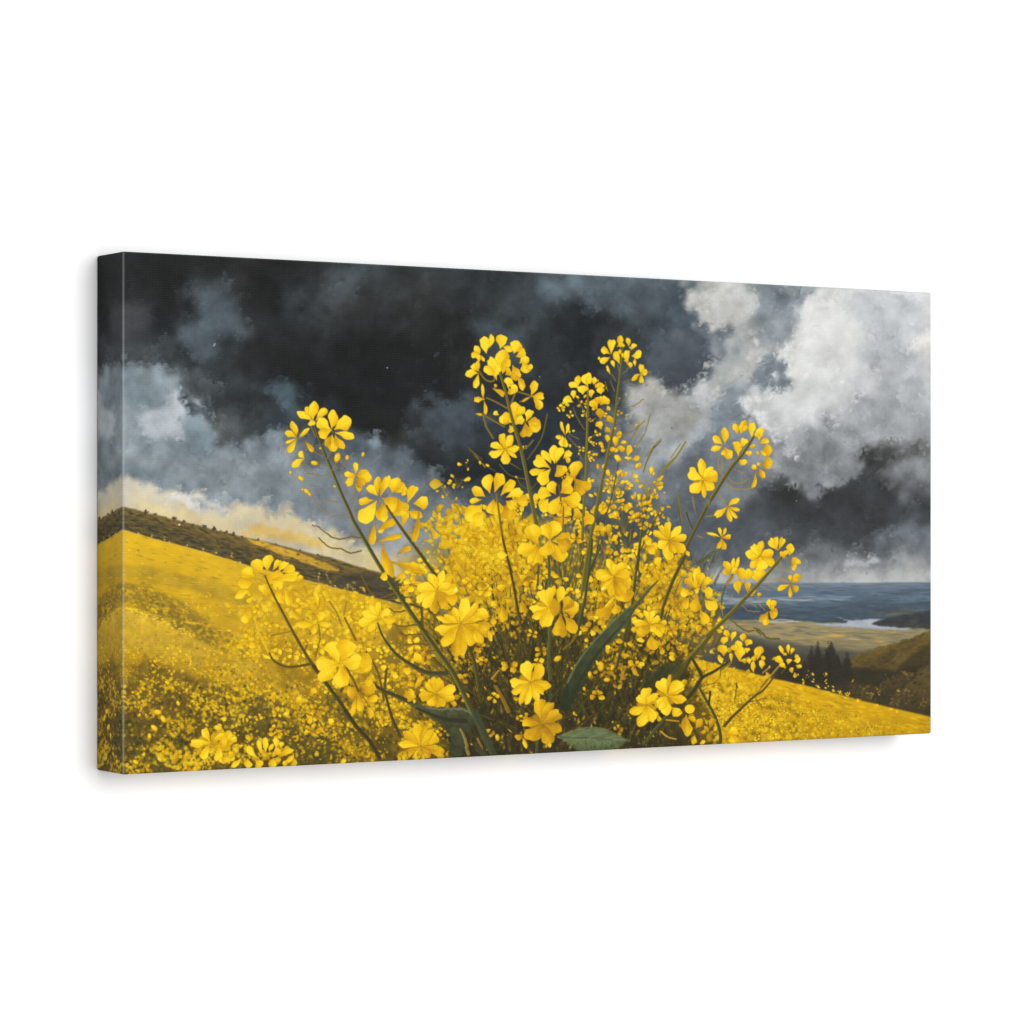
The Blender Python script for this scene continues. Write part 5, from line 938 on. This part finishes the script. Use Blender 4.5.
Q.petals([(0, 560, 90, 520, 100, .6), (10, 600, 100, 650, 90, 1.3), (0, 650, 30, 760, 80, 1.2), (90, 640, 115, 740, 40, 1.3), (190, 480, 215, 600, 80, 1.5), (160, 480, 120, 450, 60, 1.1), (190, 380, 190, 320, 70, 1.2), (240, 110, 160, 110, 70, .3), (340, 440, 350, 540, 60, 1.9), (130, 560, 130, 620, 50, 1.2), (250, 340, 245, 300, 40, 1.0)])
R.petals([(380, 560, 365, 530, 30, 1.5), (350, 690, 290, 720, 50, 1.7), (340, 700, 375, 790, 36, 1.7), (530, 720, 530, 790, 50, 1.3)])
R.flower((485, 610), [(635, 650, 90, 2.0), (545, 760, 110, 1.9), (385, 735, 130, 1.8), (335, 600, 76, 1.9), (460, 425, 106, 1.8), (560, 445, 80, 1.7), (625, 520, 100, 1.7)])
R.flower((402, 305), [(352, 155, 110, .5), (500, 182, 96, .4), (248, 320, 90, .5), (262, 388, 66, .6), (320, 460, 60, .4), (375, 472, 60, .5), (465, 440, 66, .7), (548, 330, 84, .6), (510, 388, 50, .7)])
# right of centre
Sx.petals([(430, 60, 390, 60, 50, .9)])
Sx.petals([(200, 400, 270, 520, 140, 1.5), (160, 540, 55, 650, 110, 1.2), (180, 540, 190, 615, 80, 1.1), (150, 540, 130, 520, 120, 1.0), (90, 640, 70, 700, 60, 1.4), (200, 360, 300, 400, 110, 1.3)])
Sx.flower((172, 345), [(125, 205, 66, .4), (170, 240, 60, .7), (250, 232, 70, .5), (285, 300, 80, .7), (30, 315, 96, .25), (60, 350, 60, .5), (80, 440, 60, .4), (150, 480, 80, 1.0), (240, 480, 100, 1.2)])
dab(*Sx.p((88, 428)), 2.4, 1.2, -.9, rgb(255, 236, 170), .9); dab(*Sx.p((40, 638)), 2.8, 1.8, .3, rgb(255, 224, 50), .9)
Sx.petals([(495, 280, 490, 195, 60, .7), (510, 280, 480, 260, 50, 1), (440, 770, 460, 875, 100, 1.2), (430, 740, 330, 750, 80, 1.8), (370, 780, 360, 820, 60, .8), (210, 790, 210, 830, 60, 1.0), (290, 810, 290, 850, 50, 1.0), (120, 880, 130, 840, 44, .8), (540, 590, 560, 560, 70, 1.4), (620, 620, 650, 600, 70, 1.5), (590, 930, 595, 890, 46, .9), (40, 980, 60, 970, 60, 1.4), (250, 940, 250, 900, 70, 1.8)])
Sx.flower((432, 690), [(395, 580, 44, .8), (460, 580, 46, .7), (300, 660, 56, .8), (320, 700, 40, 1.1), (510, 630, 56, .9), (545, 735, 76, .9), (520, 775, 60, 1.0), (470, 740, 60, 1.0)])
Sx.petals([(770, 420, 775, 262, 60, .8), (800, 400, 800, 310, 70, .8), (740, 410, 705, 340, 76, .8), (820, 410, 870, 345, 60, .9), (730, 470, 655, 450, 70, .7), (720, 490, 675, 570, 66, .9), (780, 480, 750, 600, 90, 1.1), (820, 440, 890, 470, 90, 1.0), (830, 510, 915, 580, 90, .8), (800, 580, 845, 690, 76, 1.3), (870, 640, 905, 590, 36, 1.1), (720, 640, 740, 600, 60, 1.3), (670, 710, 690, 690, 50, .9), (780, 760, 790, 690, 50, 1.5)])
for k in range(8): dab(*Sx.p((755 + rng.normal(0, 14), 445 + rng.normal(0, 18))), 1.6, .6, rng.uniform(0, 3), rgb(110, 92, 40), .8)
dab(*Sx.p((828, 430)), 2, 1, 0, rgb(110, 112, 100), .8); dab(*Sx.p((850, 590)), 3.2, 1.8, .7, rgb(96, 100, 98), .85)
Sx.stem([(490, 370), (440, 420), (380, 490), (310, 570)], 10, 26, (78, 80, 40), (124, 120, 56))
Sx.stem([(700, 160), (600, 370), (540, 530), (512, 640)], 24, 18, (74, 68, 28), (130, 112, 42))
Sx.petals([(690, 180, 720, 165, 50, 1.0)])
I_.petals([(430, 400, 385, 360, 56, .8), (430, 390, 400, 296, 60, .7), (450, 390, 462, 280, 34, .6), (465, 385, 495, 272, 34, .6), (440, 400, 480, 350, 50, .9), (500, 440, 530, 355, 90, 1.4), (495, 540, 480, 440, 70, 1.4), (560, 530, 560, 450, 50, 1.6), (630, 450, 640, 360, 120, 1.3), (540, 440, 590, 360, 70, 1.5), (590, 560, 600, 500, 50, 1.4), (640, 560, 650, 530, 40, 1.6)])
I_.flower((648, 265), [(760, 320, 80, .9), (745, 225, 80, .6), (590, 355, 60, .7), (672, 372, 100, .6), (548, 240, 80, .3), (590, 178, 66, .3), (658, 150, 60, .3), (575, 270, 60, .5)])
I_.petals([(775, 215, 715, 138, 60, .3), (775, 210, 764, 118, 40, .4), (790, 210, 825, 125, 52, .3), (865, 260, 880, 175, 66, .6), (840, 260, 850, 220, 50, .7), (885, 330, 930, 280, 76, .9), (880, 340, 915, 350, 60, 1.1), (800, 280, 830, 240, 60, .8), (880, 450, 942, 395, 52, 1.0), (880, 460, 930, 425, 40, 1.0), (870, 470, 778, 512, 44, .8), (885, 470, 922, 525, 56, 1.0), (870, 480, 872, 570, 34, 1.2), (875, 450, 870, 400, 34, 1.1),
           (725, 650, 720, 580, 54, 1.0), (730, 640, 765, 590, 50, 1.0), (715, 670, 778, 690, 90, 1.0), (710, 670, 655, 740, 60, 1.1), (700, 690, 695, 770, 56, 1.2), (740, 670, 740, 625, 40, 1.2)])
dab(*I_.p((718, 718)), 1.6, 1.4, 0, rgb(60, 66, 60), .8)
stroke(I_.pts([(805, 275), (700, 400), (600, 510), (400, 720), (270, 840)]), 2.6, 4.4, rgb(92, 84, 28), rgb(172, 154, 56), 1, -.1)
# lower-right sprays
for _ in range(12): dab(*U.p((rng.uniform(-20, 180), rng.uniform(180, 300))), 2.2, .9, rng.uniform(0, 3), rgb(66, 56, 26), .8)
U.petals([(50, 140, 42, 70, 50, .7), (80, 150, 100, 80, 44, .7), (160, 160, 165, 98, 56, .7), (185, 190, 212, 140, 60, .7), (20, 180, 30, 120, 60, .8), (130, 210, 130, 150, 60, .8), (135, 300, 140, 190, 84, .9), (20, 260, 10, 180, 80, .9), (75, 310, 75, 235, 30, .9), (20, 280, -20, 290, 70, .9), (190, 240, 190, 200, 50, .9), (110, 230, 90, 180, 60, .9), (265, 290, 280, 190, 74, .7), (250, 300, 235, 260, 50, .9), (240, 390, 232, 300, 40, .9), (300, 360, 298, 290, 50, .9), (300, 300, 315, 260, 40, 1.0), (210, 320, 200, 280, 40, 1.0), (170, 310, 160, 280, 50, 1.1)])
for _ in range(10): dab(*U.p((rng.uniform(440, 560), rng.uniform(230, 360))), 1.6, .7, rng.uniform(0, 3), rgb(72, 60, 28), .8)
U.petals([(465, 260, 428, 186, 34, .6), (495, 250, 488, 176, 32, .6), (510, 250, 530, 200, 32, .6), (460, 320, 400, 268, 56, .6), (470, 350, 435, 310, 44, .8), (530, 300, 582, 284, 50, .7), (545, 325, 588, 345, 36, .8), (520, 390, 512, 345, 36, .9), (535, 380, 548, 420, 32, .9), (490, 320, 500, 280, 44, .9), (540, 280, 560, 250, 30, .8), (480, 260, 460, 240, 30, .9)])
U.buds([(565, 398, 12), (550, 258, 12), (355, 342, 14), (770, 395, 14)], .9)
T.petals([(520, 560, 580, 620, 80, 1.5), (625, 610, 625, 770, 84, 1.5), (630, 640, 695, 655, 44, 1.5), (600, 610, 570, 600, 40, 1.4), (940, 760, 990, 820, 70, .9), (930, 750, 1000, 730, 70, .7), (740, 800, 750, 830, 50, .9), (690, 720, 740, 650, 60, 2.0), (690, 760, 670, 830, 50, 1.9), (790, 720, 830, 640, 50, 2.0), (530, 180, 510, 220, 54, 1.0)])
T.flower((485, 475), [(620, 525, 80, .8), (622, 410, 60, .9), (400, 560, 90, .4), (470, 620, 96, .5), (440, 585, 60, .6), (425, 355, 104, .3), (580, 368, 92, .4), (510, 320, 36, 1.0)])
T.flower((338, 548), [(262, 480, 60, .5), (330, 415, 90, .5), (365, 470, 40, .9), (408, 455, 60, .6), (217, 612, 78, .4), (300, 706, 96, .7), (400, 665, 76, .6)])
dab(*T.p((650, 576)), 5.2, 4.8, 0, yel(.6)); dab(*T.p((640, 566)), 3, 2.4, 0, yel(.1), .6); dab(*T.p((385, 490)), 3.2, 4.2, .2, yel(.7), .9)
for q in [(385, 545), (425, 480), (590, 580)]: dab(*T.p(q), 1.6, 1.0, .5, rgb(60, 48, 20), .9)
# bottom-left meadow flowers
Ll.petals([(850, 750, 690, 745, 70, .6), (840, 740, 790, 640, 64, .4), (860, 740, 955, 680, 56, .5), (840, 760, 780, 870, 70, .6), (910, 770, 900, 890, 70, .7), (950, 790, 1024, 690, 66, .8), (970, 840, 920, 900, 60, .9), (870, 640, 930, 630, 50, .4), (940, 600, 945, 560, 40, .6), (960, 860, 1024, 850, 60, 1.1), (800, 760, 740, 840, 30, 2.0)])
eyes(*Ll.p((865, 770)), 1.2)
M.petals([(30, 740, 80, 670, 66, .5), (60, 740, 125, 720, 50, .6), (20, 800, 30, 700, 60, .6), (20, 850, 60, 890, 60, .8), (270, 860, 195, 775, 54, .4), (310, 840, 275, 725, 38, .4), (335, 830, 330, 705, 46, .4), (360, 820, 382, 755, 36, .6), (410, 790, 410, 712, 54, .6), (440, 790, 455, 740, 40, .7), (400, 840, 440, 800, 80, .6), (430, 850, 534, 790, 46, .5), (460, 895, 544, 850, 44, .5), (390, 860, 385, 930, 66, .6), (260, 880, 310, 920, 76, .8), (200, 860, 205, 930, 66, .6), (160, 860, 90, 930, 46, .7), (470, 930, 480, 880, 40, .8), (150, 790, 150, 760, 44, .8), (120, 830, 60, 840, 60, 1.4), (20, 590, 35, 570, 36, .7), (805, 620, 810, 570, 50, .9), (900, 860, 905, 900, 44, .9), (640, 690, 620, 660, 44, 1.0), (670, 400, 690, 350, 56, .7), (600, 460, 560, 420, 60, .8), (500, 550, 480, 520, 54, .8)])
eyes(*M.p((340, 860)), 1.0); eyes(*M.p((235, 880)), .8)
Ll.buds([(280, 380, 16), (440, 155, 18), (610, 460, 24), (460, 525, 34, .1), (500, 575, 34, 1.1), (435, 640, 34, .7), (330, 545, 16), (375, 545, 14), (400, 700, 26, 1.6), (360, 835, 20), (545, 225, 14), (530, 310, 24, .6), (570, 350, 16), (165, 378, 12), (300, 890, 28, .5), (900, 640, 36, .2), (475, 870, 26, .8)], .6)

# vertical scumble of darker paint along the very bottom
for k in range(260):
    x = rng.uniform(380, 700); yb = 773.5 - (x - 123) * (40.7 / 807)
    y = yb - abs(rng.normal(0, 5)); dab(x, y, rng.uniform(1.5, 4), rng.uniform(.5, 1), 1.5 + rng.normal(0, .4), rgb(46, 40, 20), .35, 1.5)
np.clip(img, 0, 1, out=img)

# ---------------------------------------------------------------------
#  2. THE CANVAS
# ---------------------------------------------------------------------
CW, CH, CD, CR = 0.6096, 0.3048, 0.0355, 0.0014     # width, height, depth, fold radius (m)

def homography(src_, dst):
    M_ = []; b_ = []
    for (x, y), (u, v) in zip(src_, dst):
        M_.append([x, y, 1, 0, 0, 0, -u * x, -u * y]); b_.append(u)
        M_.append([0, 0, 0, x, y, 1, -v * x, -v * y]); b_.append(v)
    h = np.linalg.solve(np.array(M_, float), np.array(b_, float))
    return np.append(h, 1).reshape(3, 3)
HM = homography([(0, 0), (CW, 0), (CW, CH), (0, CH)], QUAD)       # canvas (x right, y down) -> design

def paint_at(cx, cy):
    cx = np.clip(cx, .0002, CW - .0002); cy = np.clip(cy, .0002, CH - .0002)
    d = HM[2, 0] * cx + HM[2, 1] * cy + 1
    X = ((HM[0, 0] * cx + HM[0, 1] * cy + HM[0, 2]) / d - OX) * S; Y = ((HM[1, 0] * cx + HM[1, 1] * cy + HM[1, 2]) / d - OY) * S
    X = np.clip(X, 0, IW - 1.01); Y = np.clip(Y, 0, IH - 1.01)
    xi = X.astype(int); yi = Y.astype(int); fx = (X - xi)[:, None]; fy = (Y - yi)[:, None]
    return (img[yi, xi] * (1 - fx) + img[yi, xi + 1] * fx) * (1 - fy) + (img[yi + 1, xi] * (1 - fx) + img[yi + 1, xi + 1] * fx) * fy

PRINT_GAIN = 0.80
def lin(c):
    return np.where(c <= .04045, c / 12.92, ((c + .055) / 1.055) ** 2.4)

def grid_mesh(name, co, nu, nv, srgb, flip=False):
    me = bpy.data.meshes.new(name)
    me.vertices.add(nu * nv); me.vertices.foreach_set('co', co.astype(np.float32).ravel())
    i = (np.arange(nv - 1)[:, None] * nu + np.arange(nu - 1)[None, :]).ravel()
    q = np.stack([i, i + nu, i + nu + 1, i + 1], 1)
    if flip: q = q[:, ::-1]
    nf = len(q)
    me.loops.add(nf * 4); me.loops.foreach_set('vertex_index', q.astype(np.int32).ravel())
    me.polygons.add(nf); me.polygons.foreach_set('loop_start', np.arange(0, nf * 4, 4, dtype=np.int32))
    me.polygons.foreach_set('use_smooth', np.ones(nf, bool))
    me.update(calc_edges=True); me.validate()
    at = me.color_attributes.new('print', 'FLOAT_COLOR', 'POINT')
    c = np.ones((nu * nv, 4), np.float32); c[:, :3] = lin(np.clip(srgb, 0, 1)) * PRINT_GAIN
    at.data.foreach_set('color', c.ravel())
    return me

def nodes_of(m):
    m.use_nodes = True; nt = m.node_tree
    return nt, nt.nodes, nt.links, nt.nodes['Principled BSDF']

def canvas_material():
    m = bpy.data.materials.new('printed_canvas'); nt, nd, lk, bs = nodes_of(m)
    at = nd.new('ShaderNodeAttribute'); at.attribute_name = 'print'
    tc = nd.new('ShaderNodeTexCoord')
    # woven threads: crossing waves in both directions of the cloth
    def wave(rot, sc):
        mp = nd.new('ShaderNodeMapping'); mp.inputs['Rotation'].default_value = rot
        lk.new(tc.outputs['Object'], mp.inputs['Vector'])
        w = nd.new('ShaderNodeTexWave'); w.wave_type = 'BANDS'; w.bands_direction = 'X'; w.inputs['Scale'].default_value = sc
        w.inputs['Distortion'].default_value = 1.2; w.inputs['Detail'].default_value = 1.5; w.inputs['Detail Scale'].default_value = 2.0
        lk.new(mp.outputs['Vector'], w.inputs['Vector']); return w
    w1 = wave((0, 0, 0), 210); w2 = wave((0, math.pi / 2, 0), 210)
    add = nd.new('ShaderNodeMath'); add.operation = 'ADD'; lk.new(w1.outputs['Fac'], add.inputs[0]); lk.new(w2.outputs['Fac'], add.inputs[1])
    nz = nd.new('ShaderNodeTexNoise'); nz.inputs['Scale'].default_value = 900; nz.inputs['Detail'].default_value = 3; lk.new(tc.outputs['Object'], nz.inputs['Vector'])
    a2 = nd.new('ShaderNodeMath'); a2.operation = 'ADD'; lk.new(add.outputs[0], a2.inputs[0]); lk.new(nz.outputs['Fac'], a2.inputs[1])
    # base colour a little darker in the valleys of the weave, lighter on the crests
    mr = nd.new('ShaderNodeMapRange'); mr.inputs['From Min'].default_value = .4; mr.inputs['From Max'].default_value = 2.4; mr.inputs['To Min'].default_value = .962; mr.inputs['To Max'].default_value = 1.038
    lk.new(a2.outputs[0], mr.inputs['Value'])
    mul = nd.new('ShaderNodeVectorMath'); mul.operation = 'SCALE'; lk.new(at.outputs['Color'], mul.inputs[0]); lk.new(mr.outputs['Result'], mul.inputs['Scale'])
    m2 = nd.new('ShaderNodeMapRange'); m2.inputs['From Min'].default_value = .4; m2.inputs['From Max'].default_value = 2.4; m2.inputs['To Min'].default_value = -.0035; m2.inputs['To Max'].default_value = .0035  # small ink highlight on the thread crests, painted into the base colour
    lk.new(a2.outputs[0], m2.inputs['Value'])
    va = nd.new('ShaderNodeVectorMath'); va.operation = 'ADD'; lk.new(mul.outputs['Vector'], va.inputs[0]); lk.new(m2.outputs['Result'], va.inputs[1])
    lk.new(va.outputs['Vector'], bs.inputs['Base Color'])
    bp = nd.new('ShaderNodeBump'); bp.inputs['Strength'].default_value = .07; bp.inputs['Distance'].default_value = .0003
    lk.new(a2.outputs[0], bp.inputs['Height']); lk.new(bp.outputs['Normal'], bs.inputs['Normal'])
    bs.inputs['Roughness'].default_value = .75; bs.inputs['Specular IOR Level'].default_value = .12
    return m
CM = canvas_material()

scene = bpy.context.scene
col = scene.collection
def link(name, me, parent=None, mat=None):
    o = bpy.data.objects.new(name, me); col.objects.link(o)
    if mat: me.materials.append(mat)
    if parent: o.parent = parent
    return o

root = bpy.data.objects.new('canvas_print', None); col.objects.link(root)
root.empty_display_size = .05
root['label'] = 'stretched canvas print of yellow rapeseed blossoms under dark storm clouds, hanging on the white wall'
root['category'] = 'canvas print'

# canvas frame of reference: x right, z up, front faces -y; wall at y = 0
YF = -CD - 0.0008
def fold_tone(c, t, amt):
    """blend the print towards pale grey in a hairline along the fold"""
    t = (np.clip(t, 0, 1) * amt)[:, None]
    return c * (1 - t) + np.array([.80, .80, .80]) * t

NU, NV = 1560, 800
u = np.linspace(0, CW, NU); v = np.linspace(0, CH, NV)
uu, vv = [a.ravel() for a in np.meshgrid(u, v)]
ax = np.where(uu < CR, uu - CR, np.where(uu > CW - CR, uu - CW + CR, 0)); ay = np.where(vv < CR, vv - CR, np.where(vv > CH - CR, vv - CH + CR, 0))
mx = np.maximum(np.abs(ax), np.abs(ay)); th = mx / CR * math.pi / 2; hy = np.hypot(ax, ay) + 1e-12
px = np.where(uu < CR, CR, np.where(uu > CW - CR, CW - CR, uu)) + ax / hy * CR * np.sin(th)
pv = np.where(vv < CR, CR, np.where(vv > CH - CR, CH - CR, vv)) + ay / hy * CR * np.sin(th)
pz = CR * (1 - np.cos(th))
co = np.stack([px - CW / 2, YF + pz, CH / 2 - pv], 1)
c = paint_at(uu, vv)
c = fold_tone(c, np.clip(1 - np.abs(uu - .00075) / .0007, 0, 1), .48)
c = fold_tone(c, np.clip(1 - np.abs(vv - .0006) / .0006, 0, 1), .22)
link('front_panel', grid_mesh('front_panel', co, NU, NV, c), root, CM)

def edge_side(name, along, n_al, n_dp, fpos, fuv, flip):
    """one turned-over edge carrying the mirrored rim of the picture"""
    s_ = np.linspace(CR, along - CR, n_al); d_ = np.linspace(CR, CD, n_dp)
    dd, ss = [a.ravel() for a in np.meshgrid(d_, s_)]
    co_ = fpos(dd, ss); cu, cv = fuv(dd, ss)
    return link(name, grid_mesh(name, co_, n_dp, n_al, paint_at(cu, cv), flip), root, CM)
l_ = edge_side('wrapped_edge', CH, 760, 72, lambda d, s: np.stack([-CW / 2 + 0 * d, YF + d, CH / 2 - s], 1), lambda d, s: (d, s), True)
l_['label'] = 'left turned-over edge with the mirrored rim of the picture'
edge_side('wrapped_edge', CH, 400, 40, lambda d, s: np.stack([CW / 2 + 0 * d, YF + d, CH / 2 - s], 1), lambda d, s: (CW - d, s), False)
edge_side('wrapped_edge', CW, 700, 40, lambda d, s: np.stack([s - CW / 2, YF + d, CH / 2 + 0 * d], 1), lambda d, s: (s, d), False)
edge_side('wrapped_edge', CW, 700, 40, lambda d, s: np.stack([s - CW / 2, YF + d, -CH / 2 + 0 * d], 1), lambda d, s: (s, CH - d), True)
# rounded corner folds join the four edges
def corner(cx_, cz_, a0, pu, pv_):
    na, ndp = 7, 40
    A_, D_ = np.meshgrid(np.linspace(a0, a0 + math.pi / 2, na), np.linspace(CR, CD, ndp))
    A_ = A_.ravel(); D_ = D_.ravel()
    co_ = np.stack([cx_ + CR * np.cos(A_), YF + D_, cz_ + CR * np.sin(A_)], 1)
    k = pu(D_), pv_(D_)
    link('corner_fold', grid_mesh('corner_fold', co_, na, ndp, paint_at(*k), True), root, CM)
hx, hz = CW / 2 - CR, CH / 2 - CR
corner(hx, hz, 0, lambda d: CW - d, lambda d: 0 * d); corner(-hx, hz, math.pi / 2, lambda d: d, lambda d: 0 * d)
corner(-hx, -hz, math.pi, lambda d: d, lambda d: CH + 0 * d); corner(hx, -hz, 3 * math.pi / 2, lambda d: CW - d, lambda d: CH + 0 * d)

# ---------------------------------------------------------------------
#  3. WALL, LIGHT, CAMERA
# ---------------------------------------------------------------------
wm = bpy.data.materials.new('white_wall_paint'); nt, nd, lk, bs = nodes_of(wm)
tc = nd.new('ShaderNodeTexCoord'); nz = nd.new('ShaderNodeTexNoise'); nz.inputs['Scale'].default_value = 350; nz.inputs['Detail'].default_value = 4
lk.new(tc.outputs['Object'], nz.inputs['Vector'])
bp = nd.new('ShaderNodeBump'); bp.inputs['Strength'].default_value = .04; bp.inputs['Distance'].default_value = .0004
lk.new(nz.outputs['Fac'], bp.inputs['Height']); lk.new(bp.outputs['Normal'], bs.inputs['Normal'])
bs.inputs['Base Color'].default_value = (.88, .88, .88, 1); bs.inputs['Roughness'].default_value = .85; bs.inputs['Specular IOR Level'].default_value = .1
me = bpy.data.meshes.new('wall')
W2 = 3.0
me.from_pydata([(-W2, 0, -W2), (W2, 0, -W2), (W2, 0, W2), (-W2, 0, W2), (-W2, .12, -W2), (W2, .12, -W2), (W2, .12, W2), (-W2, .12, W2)], [],
               [(0, 1, 2, 3), (5, 4, 7, 6), (4, 0, 3, 7), (1, 5, 6, 2), (3, 2, 6, 7), (4, 5, 1, 0)])
wall = link('wall', me, None, wm)
wall['kind'] = 'structure'; wall['label'] = 'plain white wall behind the canvas print'

w = bpy.data.worlds.new('World'); scene.world = w; w.use_nodes = True
bg = w.node_tree.nodes['Background']; bg.inputs['Color'].default_value = (1, 1, 1, 1); bg.inputs['Strength'].default_value = 0.28

def area(name, loc, size, power, target=(0, 0, 0)):
    L = bpy.data.lights.new(name, 'AREA'); L.shape = 'DISK'; L.size = size; L.energy = power
    o = bpy.data.objects.new(name, L); col.objects.link(o); o.location = loc
    from mathutils import Vector
    o.rotation_euler = (Vector(target) - Vector(loc)).to_track_quat('-Z', 'Y').to_euler()
    return o
area('softbox_lamp', (0.5, -6.0, .7), 5.2, 452)

# camera solved from the picture's corners: 2:1 canvas, principal point in the middle of the frame
cx0, cy0 = 512.0, 513.0
xl, xr, hl, hr = 122.7, 931.6, 523.6, 441.0            # corner columns and heights, allowing for the rounded folds
def corners(F):
    zl = F * CH / hl; zr = F * CH / hr
    return np.array([(xl - cx0) / F * zl, zl]), np.array([(xr - cx0) / F * zr, zr])
lo, hi = 800.0, 8000.0                                   # the focal length that makes the canvas exactly 2:1
for _ in range(60):
    F = (lo + hi) / 2; Lp, Rp = corners(F)
    if np.linalg.norm(Rp - Lp) < CW: lo = F
    else: hi = F
print('focal length px', F)
e = (Rp - Lp) / np.linalg.norm(Rp - Lp)               # canvas x axis in camera (right, forward)
mid = (Lp + Rp) / 2
nrm = np.array([-e[1], e[0]])                          # into the wall
cam_x = -float(mid @ e); cam_y = YF - float(mid @ nrm)
fwd = np.array([e[1], nrm[1]])                         # camera forward in wall axes
cd = bpy.data.cameras.new('camera'); cam = bpy.data.objects.new('camera', cd); col.objects.link(cam)
cam.location = (cam_x, cam_y, 0)
cam.rotation_euler = (math.pi / 2, 0, math.atan2(-fwd[0], fwd[1]))
cd.sensor_width = 36; cd.lens = 36 * F / 1024; cd.shift_y = 1.0 / 1024; cd.clip_end = 100; cd.clip_start = .05
scene.camera = cam
scene.view_settings.view_transform = 'Standard'; scene.view_settings.look = 'None'
scene.view_settings.exposure = 0; scene.view_settings.gamma = 1; scene.view_settings.use_curve_mapping = False
